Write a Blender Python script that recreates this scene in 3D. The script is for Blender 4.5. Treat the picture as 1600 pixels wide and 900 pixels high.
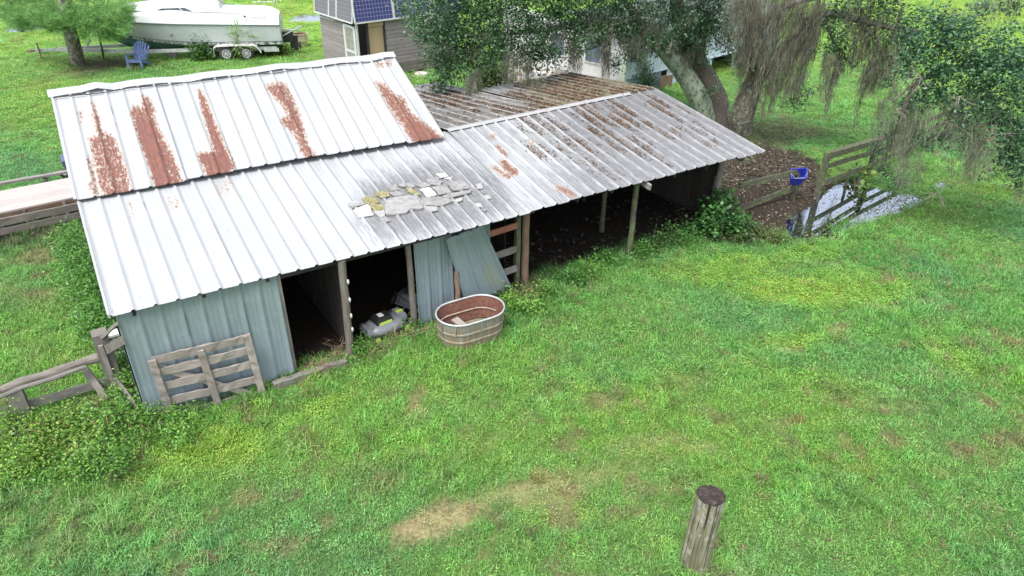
import bpy, math, random
import numpy as np
from mathutils import Vector, Matrix
random.seed(7); rng = np.random.default_rng(7)
for o in list(bpy.data.objects): bpy.data.objects.remove(o, do_unlink=True)
S = bpy.context.scene; COL = S.collection
# ------------------------------------------------------------------ camera, sky, sun, exposure
CAM_H = 7.2; PITCH = math.radians(30); ROLL = math.radians(1.0); FPX = 1067.0
fw = np.array([0, math.cos(PITCH), -math.sin(PITCH)]); up0 = np.array([0, math.sin(PITCH), math.cos(PITCH)])
RT = math.cos(ROLL)*np.array([1., 0, 0]) + math.sin(ROLL)*up0
UP = -math.sin(ROLL)*np.array([1., 0, 0]) + math.cos(ROLL)*up0
cam_d = bpy.data.cameras.new("camera"); cam = bpy.data.objects.new("camera", cam_d); COL.objects.link(cam)
cam_d.sensor_width = 36; cam_d.lens = 36*FPX/1600; cam_d.clip_start = .1; cam_d.clip_end = 3000
cam.matrix_world = Matrix(((RT[0], UP[0], -fw[0], 0), (RT[1], UP[1], -fw[1], 0), (RT[2], UP[2], -fw[2], CAM_H), (0, 0, 0, 1)))
S.camera = cam
W = bpy.data.worlds.new("World"); S.world = W; W.use_nodes = True
wn = W.node_tree; bg = wn.nodes['Background']
SUN_EL, SUN_AZ = math.radians(62), math.radians(205)
sky = wn.nodes.new('ShaderNodeTexSky'); sky.sky_type = 'NISHITA'; sky.sun_disc = False
sky.sun_elevation = SUN_EL; sky.sun_rotation = SUN_AZ; sky.dust_density = 3.0; sky.air_density = 1.0; sky.ozone_density = 1.0
hsv = wn.nodes.new('ShaderNodeHueSaturation'); hsv.inputs['Saturation'].default_value = .30
wn.links.new(sky.outputs[0], hsv.inputs['Color']); wn.links.new(hsv.outputs[0], bg.inputs['Color'])
bg.inputs['Strength'].default_value = 0.15
sd = bpy.data.lights.new("sun", 'SUN'); sd.energy = 1.5; sd.angle = math.radians(25); sd.color = (1, .97, .92)
sun = bpy.data.objects.new("sun", sd); COL.objects.link(sun)
sdir = Vector((math.sin(SUN_AZ)*math.cos(SUN_EL), math.cos(SUN_AZ)*math.cos(SUN_EL), math.sin(SUN_EL)))
sun.rotation_euler = sdir.to_track_quat('Z', 'Y').to_euler()
S.view_settings.view_transform = 'Standard'; S.view_settings.look = 'None'; S.view_settings.gamma = 1
S.view_settings.exposure = 1.32
S.render.engine = 'CYCLES'

# ------------------------------------------------------------------ geometry helpers
def ray(px, py): return fw + RT*(px-800)/FPX - UP*(py-450)/FPX
def at(px, py, z=0.):                      # ground-truth reading: the point at height z seen at a photo pixel
    d = ray(px, py); t = (z-CAM_H)/d[2]; return np.array([0, 0, CAM_H]) + t*d
def atY(px, py, Y):
    d = ray(px, py); return np.array([0, 0, CAM_H]) + d*(Y/d[1])
def proj(P):
    v = np.asarray(P, float) - np.array([0, 0, CAM_H]); w = v@fw; w = np.where(w < .3, .3, w)
    return 800+FPX*(v@RT)/w, 450-FPX*(v@UP)/w
def zat(P, y):
    lo, hi = 0, 9
    for _ in range(40):
        m = (lo+hi)/2
        if proj([P[0], P[1], m])[1] > y: lo = m
        else: hi = m
    return lo
A0 = at(172, 495, 1.96); C0 = at(1194, 237, 1.96)
uu = (C0-A0)[:2]; uu = uu/np.linalg.norm(uu); vv = np.array([-uu[1], uu[0]])
U3 = np.array([uu[0], uu[1], 0]); V3 = np.array([vv[0], vv[1], 0]); Z3 = np.array([0, 0, 1.])
def B(u, v, z=0.): return np.array([A0[0]+u*uu[0]+v*vv[0], A0[1]+u*uu[1]+v*vv[1], z])   # barn frame
def toB(x, y):
    dx = x-A0[0]; dy = y-A0[1]; return dx*uu[0]+dy*uu[1], dx*vv[0]+dy*vv[1]
def nrm(a): a = np.asarray(a, float); return a/max(1e-9, np.linalg.norm(a))

def vnoise(x, y, s, seed=0):               # smooth value noise, vectorised
    x = np.asarray(x, float)/s+1000.37; y = np.asarray(y, float)/s+1000.71
    xi = np.floor(x).astype(np.int64); yi = np.floor(y).astype(np.int64); fx = x-xi; fy = y-yi
    fx = fx*fx*(3-2*fx); fy = fy*fy*(3-2*fy)
    def h(a, b):
        n = (a*374761393 + b*668265263 + seed*1442695041) & 0x7fffffff
        n = ((n ^ (n >> 13))*1274126177) & 0x7fffffff
        return ((n ^ (n >> 16)) & 0xffff)/65535.
    return (h(xi, yi)*(1-fx)+h(xi+1, yi)*fx)*(1-fy)+(h(xi, yi+1)*(1-fx)+h(xi+1, yi+1)*fx)*fy
def fbm(x, y, s, seed=0, n=3):
    r = 0; a = 1; t = 0
    for i in range(n): r = r+a*vnoise(x, y, s/2**i, seed+i*17); t += a; a *= .55
    return r/t
def sstep(a, b, x): t = np.clip((x-a)/(b-a), 0, 1); return t*t*(3-2*t)
def polymask(X, Y, poly, soft):            # soft inside mask of a polygon
    X = np.asarray(X, float); Y = np.asarray(Y, float); ins = np.zeros(X.shape, bool); d = np.full(X.shape, 1e9)
    n = len(poly)
    for i in range(n):
        x0, y0 = poly[i]; x1, y1 = poly[(i+1) % n]
        c = ((y0 > Y) != (y1 > Y)); xx = (x1-x0)*(Y-y0)/((y1-y0) if y1 != y0 else 1e-9)+x0
        ins ^= (c & (X < xx))
        ex, ey = x1-x0, y1-y0; L = ex*ex+ey*ey+1e-9; t = np.clip(((X-x0)*ex+(Y-y0)*ey)/L, 0, 1)
        d = np.minimum(d, np.hypot(X-x0-t*ex, Y-y0-t*ey))
    return sstep(-soft, soft, np.where(ins, d, -d))

class MB:
    def __init__(s): s.v = []; s.f = []; s.uv = []; s.has = False
    def add(s, pts, faces, uvs=None):
        o = len(s.v); s.v.extend([tuple(map(float, p)) for p in pts])
        for i, f in enumerate(faces):
            s.f.append(tuple(o+j for j in f))
            if uvs is not None: s.uv.extend(uvs[i]); s.has = True
            else: s.uv.extend([(0., 0.)]*len(f))
        return s
    def box(s, c, sz, ax=None, ay=None, az=None, taper=1.):
        ax = np.array([1., 0, 0]) if ax is None else nrm(ax); ay = np.array([0, 1., 0]) if ay is None else nrm(ay); az = Z3 if az is None else nrm(az)
        c = np.asarray(c, float); P = []
        for k, t in ((-1, 1.), (1, taper)):
            for i, j in ((-1, -1), (1, -1), (1, 1), (-1, 1)):
                P.append(c+ax*i*sz[0]/2*t+ay*j*sz[1]/2*t+az*k*sz[2]/2)
        F = [(3, 2, 1, 0), (4, 5, 6, 7), (0, 1, 5, 4), (1, 2, 6, 5), (2, 3, 7, 6), (3, 0, 4, 7)]
        o = random.random()*7
        UVS = [[(o+P[q]@ax, P[q]@ay) for q in F[0]], [(o+P[q]@ax, P[q]@ay) for q in F[1]]]+[[(o+P[q]@(ax if n in (2, 4) else ay), P[q]@az) for q in F[n]] for n in range(2, 6)]
        return s.add(P, F, UVS)
    def beam(s, p0, p1, w, h, side=None, n=6, jit=.004, warp=.0):   # weathered board from p0 to p1
        p0 = np.asarray(p0, float); p1 = np.asarray(p1, float); d = nrm(p1-p0); L = np.linalg.norm(p1-p0)
        if side is None: side = np.cross(d, Z3) if abs(d[2]) < .95 else np.array([1., 0, 0])
        side = nrm(np.asarray(side, float)-d*(np.asarray(side, float)@d)); upv = nrm(np.cross(side, d))
        P = []; o = random.random()*20; ph = random.random()*6
        for i in range(n+1):
            t = i/n; c = p0+d*L*t+upv*warp*math.sin(math.pi*t)+side*warp*.5*math.sin(2.5*t+ph)
            for a, b in ((-1, -1), (1, -1), (1, 1), (-1, 1)):
                P.append(c+side*(a*w/2+random.uniform(-jit, jit))+upv*(b*h/2+random.uniform(-jit, jit))+(d*random.uniform(-.012, .012) if i in (0, n) else 0))
        F = []; UVS = []
        for i in range(n):
            for k in range(4):
                a = i*4+k; b = i*4+(k+1) % 4; F.append((a, b, b+4, a+4)); v0 = k*.35; v1 = v0+(w if k % 2 == 0 else h)
                UVS.append([(o+L*i/n, v0), (o+L*i/n, v1), (o+L*(i+1)/n, v1), (o+L*(i+1)/n, v0)])
        F.append((3, 2, 1, 0)); UVS.append([(o, 0), (o+.02, 0), (o+.02, .02), (o, .02)])
        F.append(tuple(n*4+k for k in range(4))); UVS.append([(o, 0), (o+.02, 0), (o+.02, .02), (o, .02)])
        return s.add(P, F, UVS)
    def tube(s, pts, rad, n=8, jit=0., cap=True, ell=1.):
        pts = [np.asarray(p, float) for p in pts]; m = len(pts)
        if np.isscalar(rad): rad = [rad]*m
        P = []; F = []; UVS = []; o = random.random()*20; L = 0; Ls = []
        ref = None
        for i, p in enumerate(pts):
            d = nrm(pts[min(i+1, m-1)]-pts[max(i-1, 0)])
            if ref is None: ref = nrm(np.cross(d, [0.3, .9, .2])) if abs(d@nrm([0.3, .9, .2])) < .95 else nrm(np.cross(d, [1, 0, 0]))
            ref = nrm(ref-d*(ref@d)); b = np.cross(d, ref)
            if i: L += np.linalg.norm(p-pts[i-1])
            Ls.append(L)
            for k in range(n):
                a = 2*math.pi*k/n; r = rad[i]*(1+random.uniform(-jit, jit)); P.append(p+ref*math.cos(a)*r+b*math.sin(a)*r*ell)
        for i in range(m-1):
            for k in range(n):
                k2 = (k+1) % n; F.append((i*n+k, i*n+k2, (i+1)*n+k2, (i+1)*n+k)); c = 2*math.pi*rad[i]/n
                UVS.append([(o+Ls[i], k*c), (o+Ls[i], k*c+c), (o+Ls[i+1], k*c+c), (o+Ls[i+1], k*c)])
        if cap:
            F.append(tuple(range(n-1, -1, -1))); UVS.append([(o, .01*q) for q in range(n)])
            F.append(tuple((m-1)*n+k for k in range(n))); UVS.append([(o, .01*q) for q in range(n)])
        return s.add(P, F, UVS)
    def lathe(s, c, prof, n=20, ax=None, ex=1., ey=1., rot=0., closed=False, az=None):   # prof: (r,z) list
        c = np.asarray(c, float); P = []; F = []; m = len(prof)
        a1 = np.array([math.cos(rot), math.sin(rot), 0]); a2 = np.array([-math.sin(rot), math.cos(rot), 0]); a3 = Z3
        if az is not None:
            a3 = nrm(az); a1 = nrm(np.cross(a3, [0.1, .2, 1])); a2 = np.cross(a3, a1)
        for r, z in prof:
            for k in range(n):
                t = 2*math.pi*k/n; P.append(c+a1*math.cos(t)*r*ex+a2*math.sin(t)*r*ey+a3*z)
        for i in range(m-1):
            for k in range(n):
                k2 = (k+1) % n; F.append((i*n+k, i*n+k2, (i+1)*n+k2, (i+1)*n+k))
        if closed: F.append(tuple(range(n-1, -1, -1))); F.append(tuple((m-1)*n+k for k in range(n)))
        return s.add(P, F)
    def loft(s, rings, close=False, caps=False):
        n = len(rings[0]); P = [p for r in rings for p in r]; F = []
        for i in range(len(rings)-1):
            for k in range(n if close else n-1):
                k2 = (k+1) % n; F.append((i*n+k, i*n+k2, (i+1)*n+k2, (i+1)*n+k))
        if caps: F.append(tuple(range(n-1, -1, -1))); F.append(tuple((len(rings)-1)*n+k for k in range(n)))
        return s.add(P, F)
    def slab(s, poly, nv, t):              # extruded polygon (3D points), thickness t along nv
        nv = nrm(nv)*t; n = len(poly); P = [np.asarray(p, float) for p in poly]; P += [p+nv for p in P]
        F = [tuple(range(n-1, -1, -1)), tuple(range(n, 2*n))]+[(i, (i+1) % n, n+(i+1) % n, n+i) for i in range(n)]
        return s.add(P, F, [[(P[q][0], P[q][1]) for q in f] for f in F])
    def build(s, name, mat, parent=None, smooth=False, mesh_only=False):
        off = np.array(parent_world(parent)) if parent is not None else np.zeros(3)
        me = bpy.data.meshes.new(name); V = np.array(s.v)-off; me.from_pydata(V.tolist(), [], s.f)
        if s.has:
            l = me.uv_layers.new(name='UVMap'); l.data.foreach_set('uv', np.array(s.uv, np.float32).ravel())
        me.materials.append(mat)
        if smooth: me.polygons.foreach_set('use_smooth', [True]*len(me.polygons))
        me.update()
        o = bpy.data.objects.new(name, me); COL.objects.link(o)
        if parent is not None: o.parent = parent
        return o
WLOC = {}
def parent_world(p):
    x = np.zeros(3)
    while p is not None: x = x+np.array(p.location); p = p.parent
    return x
def thing(name, label, cat, loc, group=None):
    o = bpy.data.objects.new(name, None); o.empty_display_size = .2; COL.objects.link(o); o.location = tuple(map(float, loc))
    o['label'] = label; o['category'] = cat
    if group: o['group'] = group
    return o
def tag(o, label, cat, group=None):
    o['label'] = label; o['category'] = cat
    if group: o['group'] = group
    return o
def struct(o): o['kind'] = 'structure'; return o
def stuff(o, label=None, cat=None):
    o['kind'] = 'stuff'
    if label: o['label'] = label
    if cat: o['category'] = cat
    return o
def copy_tree(o, parent=None):
    c = o.copy(); COL.objects.link(c); c.parent = parent
    for ch in list(o.children): copy_tree(ch, c)
    return c
def npmesh(name, V, F, mat, parent=None, uv=None, attrs=None, smooth=False, nper=4):
    off = parent_world(parent) if parent is not None else np.zeros(3)
    V = np.asarray(V, np.float32)-off.astype(np.float32); F = np.asarray(F, np.int32); me = bpy.data.meshes.new(name)
    me.vertices.add(len(V)); me.vertices.foreach_set('co', V.ravel())
    me.loops.add(F.size); me.loops.foreach_set('vertex_index', F.ravel())
    me.polygons.add(len(F)); me.polygons.foreach_set('loop_start', np.arange(0, F.size, F.shape[1], dtype=np.int32))
    if uv is not None: me.uv_layers.new(name='UVMap').data.foreach_set('uv', np.asarray(uv, np.float32)[F.ravel()].ravel())
    for k, a in (attrs or {}).items():
        a = np.asarray(a, np.float32)
        if a.ndim == 1: me.attributes.new(k, 'FLOAT', 'POINT').data.foreach_set('value', a)
        else:
            c = np.ones((len(a), 4), np.float32); c[:, :3] = a; me.attributes.new(k, 'FLOAT_COLOR', 'POINT').data.foreach_set('color', c.ravel())
    me.materials.append(mat); me.update(calc_edges=True); me.validate()
    if smooth: me.polygons.foreach_set('use_smooth', [True]*len(me.polygons))
    o = bpy.data.objects.new(name, me); COL.objects.link(o)
    if parent is not None: o.parent = parent
    return o

# ------------------------------------------------------------------ materials
class NT:
    def __init__(s, name):
        s.m = bpy.data.materials.new(name); s.m.use_nodes = True; s.t = s.m.node_tree; s.b = s.t.nodes['Principled BSDF']; s.out = s.t.nodes['Material Output']
    def n(s, ty, **k):
        x = s.t.nodes.new(ty)
        for a, b in k.items(): setattr(x, a, b)
        return x
    def l(s, a, b): s.t.links.new(a, b)
    def setin(s, sock, v):
        if hasattr(v, 'is_linked') or isinstance(v, bpy.types.NodeSocket): s.l(v, sock)
        else:
            if isinstance(v, (tuple, list)) and len(v) == 3 and sock.type == 'RGBA': v = (*v, 1)
            sock.default_value = v
    def math(s, op, a, b=0., c=None, clamp=False):
        x = s.n('ShaderNodeMath', operation=op, use_clamp=clamp); s.setin(x.inputs[0], a); s.setin(x.inputs[1], b)
        if c is not None: s.setin(x.inputs[2], c)
        return x.outputs[0]
    def mix(s, f, a, b, mode='MIX'):
        x = s.n('ShaderNodeMix', data_type='RGBA', blend_type=mode); s.setin(x.inputs[0], f); s.setin(x.inputs[6], a); s.setin(x.inputs[7], b); return x.outputs[2]
    def coord(s, which='Object', scale=(1, 1, 1)):
        t = s.n('ShaderNodeTexCoord'); m = s.n('ShaderNodeMapping'); m.inputs['Scale'].default_value = scale; s.l(t.outputs[which], m.inputs[0]); return m.outputs[0]
    def world(s, scale=(1, 1, 1)):
        t = s.n('ShaderNodeNewGeometry'); m = s.n('ShaderNodeMapping'); m.inputs['Scale'].default_value = scale; s.l(t.outputs['Position'], m.inputs[0]); return m.outputs[0]
    def noise(s, co, sc=5, det=4, rough=.6):
        x = s.n('ShaderNodeTexNoise'); x.inputs['Scale'].default_value = sc; x.inputs['Detail'].default_value = det; x.inputs['Roughness'].default_value = rough
        if co is not None: s.l(co, x.inputs['Vector'])
        return x.outputs[0]
    def ramp(s, f, stops):
        x = s.n('ShaderNodeValToRGB'); e = x.color_ramp.elements
        while len(e) < len(stops): e.new(.5)
        for i, (p, c) in enumerate(stops): e[i].position = p; e[i].color = (*c, 1) if len(c) == 3 else c
        s.l(f, x.inputs[0]); return x.outputs[0]
    def attr(s, name, ty='GEOMETRY'):
        x = s.n('ShaderNodeAttribute', attribute_name=name, attribute_type=ty); return x
    def smooth(s, f, a, b):
        x = s.n('ShaderNodeMapRange', interpolation_type='SMOOTHSTEP'); s.setin(x.inputs[0], f); x.inputs[1].default_value = a; x.inputs[2].default_value = b; return x.outputs[0]
    def bump(s, h, st=.3, dist=.01):
        x = s.n('ShaderNodeBump'); x.inputs['Strength'].default_value = st; x.inputs['Distance'].default_value = dist; s.l(h, x.inputs['Height']); s.l(x.outputs[0], s.b.inputs['Normal'])
    def base(s, c): s.setin(s.b.inputs['Base Color'], c)
    def rough(s, r, metal=0.): s.setin(s.b.inputs['Roughness'], r); s.setin(s.b.inputs['Metallic'], metal)
def g3(x): return (x, x, x)

def mat_wood(name, c1, c2, c3, rough=.85, moss=None, mossamt=.0):
    m = NT(name); co = m.coord('UV', (1.2, 22, 1)); n1 = m.noise(co, 3, 6, .65); n2 = m.noise(m.coord('UV', (2, 3, 1)), 1.6, 4)
    f = m.math('ADD', m.math('MULTIPLY', n1, .75), m.math('MULTIPLY', n2, .35))
    c = m.ramp(f, [(.32, c3), (.47, c1), (.66, c2)])
    oi = m.n('ShaderNodeObjectInfo'); c = m.mix(m.math('MULTIPLY', oi.outputs['Random'], .35), c, c3)
    if moss: c = m.mix(m.math('MULTIPLY', m.smooth(m.noise(m.world((1, 1, 1)), 7, 5, .7), .5-mossamt, .62-mossamt*.6), .8), c, moss)
    m.base(c); m.rough(rough); m.bump(n1, .6, .006); return m.m
def mat_plain(name, c, rough=.5, metal=0., var=.12, sc=6, dirt=None, dirtamt=.5, bump=0.):
    m = NT(name); n = m.noise(m.world(), sc, 5, .65); c2 = tuple(x*(1-var*2.2) for x in c)
    col = m.mix(m.smooth(n, .35, .7), c, c2)
    if dirt: col = m.mix(m.math('MULTIPLY', m.smooth(m.noise(m.world((1, 1, .5)), sc*2.3, 6, .7), .5, .68), dirtamt), col, dirt)
    m.base(col); m.rough(rough, metal)
    if bump: m.bump(n, bump, .01)
    return m.m
def mat_leaf(name, c, c2, trans=.3, rough=.45, hue=None, attr='tint', src='GEOMETRY'):
    m = NT(name); a = m.attr(attr, src) if hue is None else None
    if a is not None: col = a.outputs['Color']
    else:
        n = m.noise(m.world(), hue, 3, .6); col = m.mix(m.smooth(n, .35, .65), c, c2)
    n2 = m.noise(m.world(), 38, 2, .5); col = m.mix(m.smooth(n2, .56, .40), col, m.mix(1., col, (.50, .54, .53), 'MULTIPLY')); col = m.mix(m.smooth(m.noise(m.world(), 61, 2, .5), .54, .68), col, m.mix(1., col, (1.5, 1.4, 1.5), 'MULTIPLY'))
    m.base(col); m.rough(rough); m.b.inputs['Specular IOR Level'].default_value = .35
    tr = m.n('ShaderNodeBsdfTranslucent'); m.l(col, tr.inputs['Color']); mx = m.n('ShaderNodeMixShader'); mx.inputs[0].default_value = trans
    m.l(m.b.outputs[0], mx.inputs[1]); m.l(tr.outputs[0], mx.inputs[2]); m.l(mx.outputs[0], m.out.inputs[0]); return m.m

M_wood = mat_wood('weathered_wood', (.155, .145, .135), (.25, .235, .22), (.09, .08, .075))
M_woodpale = mat_wood('pale_wood', (.23, .205, .185), (.34, .305, .28), (.10, .08, .07))
M_wooddark = mat_wood('dark_wood', (.13, .115, .10), (.21, .19, .17), (.035, .03, .026))
M_woodbrown = mat_wood('brown_wood', (.16, .10, .07), (.25, .17, .12), (.05, .035, .025))
M_woodmoss = mat_wood('mossy_wood', (.060, .055, .046), (.100, .093, .078), (.02, .018, .015), moss=(.10, .14, .045), mossamt=.06)
M_woodin = mat_wood('shaded_boards', (.028, .025, .022), (.048, .044, .04), (.012, .010, .009))  # wood colours darkened to put the indoor shade into the boards
M_red = mat_wood('red_painted_wood', (.26, .09, .06), (.33, .15, .10), (.10, .05, .035))

def mat_roof(name, base, grimec):
    m = NT(name); uvs = m.coord('UV', (1, 1, 1)); st = m.noise(m.coord('UV', (14, 1.1, 1)), 2.2, 6, .7); fine = m.noise(m.coord('UV', (15, 7, 1)), 1.6, 7, .78)
    blot = m.noise(m.coord('UV', (9, 5, 1)), 1.5, 6, .72)
    oi = m.n('ShaderNodeObjectInfo')
    c = m.mix(m.smooth(m.noise(m.coord('UV', (3, .8, 1)), 1., 4), .3, .75), base, tuple(x*.86 for x in base))
    c = m.mix(m.math('MULTIPLY', oi.outputs['Random'], .13), c, (.50, .52, .54))
    gr = m.attr('grime').outputs['Fac']
    gr = m.math('SUBTRACT', gr, m.math('MULTIPLY', m.attr('rib').outputs['Fac'], .22)); g = m.smooth(m.math('ADD', gr, m.math('MULTIPLY', m.math('SUBTRACT', st, .5), 1.5)), .28, .95)
    c = m.mix(m.math('MULTIPLY', g, .85), c, m.mix(m.smooth(blot, .35, .65), grimec, tuple(x*.55 for x in grimec)))
    mo = m.attr('moss').outputs['Fac']
    c = m.mix(m.smooth(m.math('ADD', mo, m.math('MULTIPLY', m.math('SUBTRACT', blot, .5), 1.3)), .45, .9), c, (.13, .115, .06))
    # faint rust stain, then crisp rust
    ru = m.attr('rust').outputs['Fac']
    gate = m.smooth(ru, .02, .2); rn = m.math('MULTIPLY', gate, m.math('ADD', ru, m.math('ADD', m.math('MULTIPLY', m.math('SUBTRACT', fine, .5), 3.4), m.math('MULTIPLY', m.math('SUBTRACT', st, .5), 1.3))))
    stain = m.smooth(rn, .0, .45); c = m.mix(m.math('MULTIPLY', m.math('MULTIPLY', stain, m.smooth(ru, .02, .3)), .75), c, m.mix(m.smooth(fine, .4, .6), (.33, .27, .20), (.28, .16, .10)))
    crisp = m.smooth(rn, .34, .66)
    c = m.mix(crisp, c, m.mix(m.smooth(blot, .3, .7), (.175, .070, .050), (.105, .045, .037)))
    spots = m.smooth(m.math('ADD', m.noise(m.coord('UV', (26, 12, 1)), 1.3, 3, .6), m.math('MULTIPLY', gr, .04)), 0.69, .73)
    c = m.mix(m.math('MULTIPLY', spots, .75), c, (.24, .15, .12))
    sp = m.n('ShaderNodeSeparateXYZ'); m.l(uvs, sp.inputs[0]); fu = m.math('MULTIPLY', m.math('SUBTRACT', m.math('FRACT', m.math('DIVIDE', sp.outputs[0], .2966)), .5), .2966); fv = m.math('MULTIPLY', m.math('SUBTRACT', m.math('FRACT', m.math('DIVIDE', sp.outputs[1], .62)), .5), .62)
    dd = m.math('SQRT', m.math('ADD', m.math('MULTIPLY', fu, fu), m.math('MULTIPLY', fv, fv))); scr = m.math('MULTIPLY', m.math('LESS_THAN', dd, .011), m.math('GREATER_THAN', m.noise(m.coord('UV', (1, 1, 1)), 2.3, 2), .5)); c = m.mix(m.math('MULTIPLY', scr, .7), c, (.09, .08, .075))
    m.base(c); r = m.math('ADD', m.math('MULTIPLY', crisp, .35), .42); m.rough(r, 0.); m.b.inputs['Specular IOR Level'].default_value = .5
    m.bump(m.math('ADD', crisp, m.math('MULTIPLY', fine, .5)), .25, .003); return m.m
M_roof = mat_roof('galvanised_roof', (.335, .35, .365), (.135, .135, .142))
M_roofold = mat_roof('old_grey_roof', (.32, .32, .325), (.10, .093, .08))
def mat_wall(name):
    m = NT(name); st = m.noise(m.coord('UV', (18, 1.2, 1)), 2, 5, .65); bl = m.noise(m.coord('UV', (2.5, 2.5, 1)), 1.6, 6, .7)
    a = m.attr('low').outputs['Fac']      # height on the sheet
    c = m.mix(a, (.175, .225, .218), (.175, .212, .25)); c = m.mix(m.smooth(st, .4, .75), c, (.13, .19, .21)); c = m.mix(m.math('MULTIPLY', m.smooth(bl, .52, .7), .4), c, (.24, .30, .32))
    ra = m.attr('rust').outputs['Fac']; f = m.smooth(m.math('ADD', ra, m.math('MULTIPLY', m.math('SUBTRACT', st, .5), 1.1)), .4, .9)
    c = m.mix(m.math('MULTIPLY', f, .75), c, (.25, .255, .13)); gr = m.smooth(m.math('ADD', m.attr('grime').outputs['Fac'], m.math('MULTIPLY', m.math('SUBTRACT', bl, .5), 1.6)), .5, .8)
    c = m.mix(m.math('MULTIPLY', gr, .7), c, (.07, .10, .08)); m.base(c); m.rough(.5); m.bump(bl, .25, .01); return m.m
M_wall = mat_wall('blue_green_sheet')
M_bluewall = mat_plain('pale_blue_siding', (.48, .58, .66), .55, var=.1, dirt=(.25, .30, .30), dirtamt=.4)
M_white = mat_plain('white_paint', (.52, .53, .52), .5, var=.05, sc=2, dirt=(.45, .47, .44), dirtamt=.35)
M_skirt = mat_plain('grey_blue_skirting', (.24, .32, .37), .6, var=.15, dirt=(.12, .14, .13))
M_black = mat_plain('black_plastic', (.02, .02, .022), .5)
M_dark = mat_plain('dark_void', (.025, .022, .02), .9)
M_rubber = mat_plain('rubber', (.03, .03, .032), .8)
M_metal = mat_plain('galvanised_metal', (.50, .52, .53), .45, .3, var=.15, dirt=(.25, .24, .22))
M_conc = mat_plain('concrete', (.30, .29, .28), .9, var=.15, sc=14, dirt=(.2, .2, .18), bump=.3)
M_concpale = mat_plain('pale_concrete', (.50, .485, .45), .9, var=.1, sc=14, dirt=(.35, .35, .3))

# ------------------------------------------------------------------ ground paint
G_MID = np.array([.205, .475, .130]); G_YEL = np.array([.390, .640, .085]); G_BLU = np.array([.185, .430, .165]); G_DRK = np.array([.115, .300, .080])
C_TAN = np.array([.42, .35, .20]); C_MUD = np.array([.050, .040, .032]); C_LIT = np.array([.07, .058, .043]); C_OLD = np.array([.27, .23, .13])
PUD = [(1228, 346), (1244, 331), (1269, 320), (1278, 312), (1298, 291), (1314, 283), (1338, 281), (1357, 288), (1399, 299), (1437, 304), (1449, 310), (1425, 322), (1383, 337), (1338, 353), (1303, 371), (1262, 380), (1242, 377), (1231, 360)]
LITTER = [(1100, 262), (1150, 235), (1200, 226), (1238, 232), (1262, 236), (1290, 262), (1282, 280), (1330, 272), (1350, 285), (1300, 300), (1250, 345), (1235, 370), (1180, 372), (1120, 372), (1060, 372), (1060, 300)]
WETMUD = [(1140, 300), (1200, 290), (1255, 305), (1285, 300), (1262, 330), (1235, 345), (1225, 375), (1150, 380), (1080, 375), (1100, 330)]
FARP1 = [(10, 44), (30, 38), (60, 41), (80, 36), (100, 34), (98, 42), (62, 47), (40, 53), (15, 52), (0, 50), (-20, 48)]
FARP2 = [(442, 30), (470, 23), (500, 22), (530, 24), (520, 29), (480, 33), (450, 34)]
FARP3 = [(-60, 62), (-10, 57), (12, 60), (0, 64), (-60, 68)]
SIDEP = [(1455, 287), (1470, 282), (1484, 283), (1478, 290), (1462, 291)]
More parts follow.
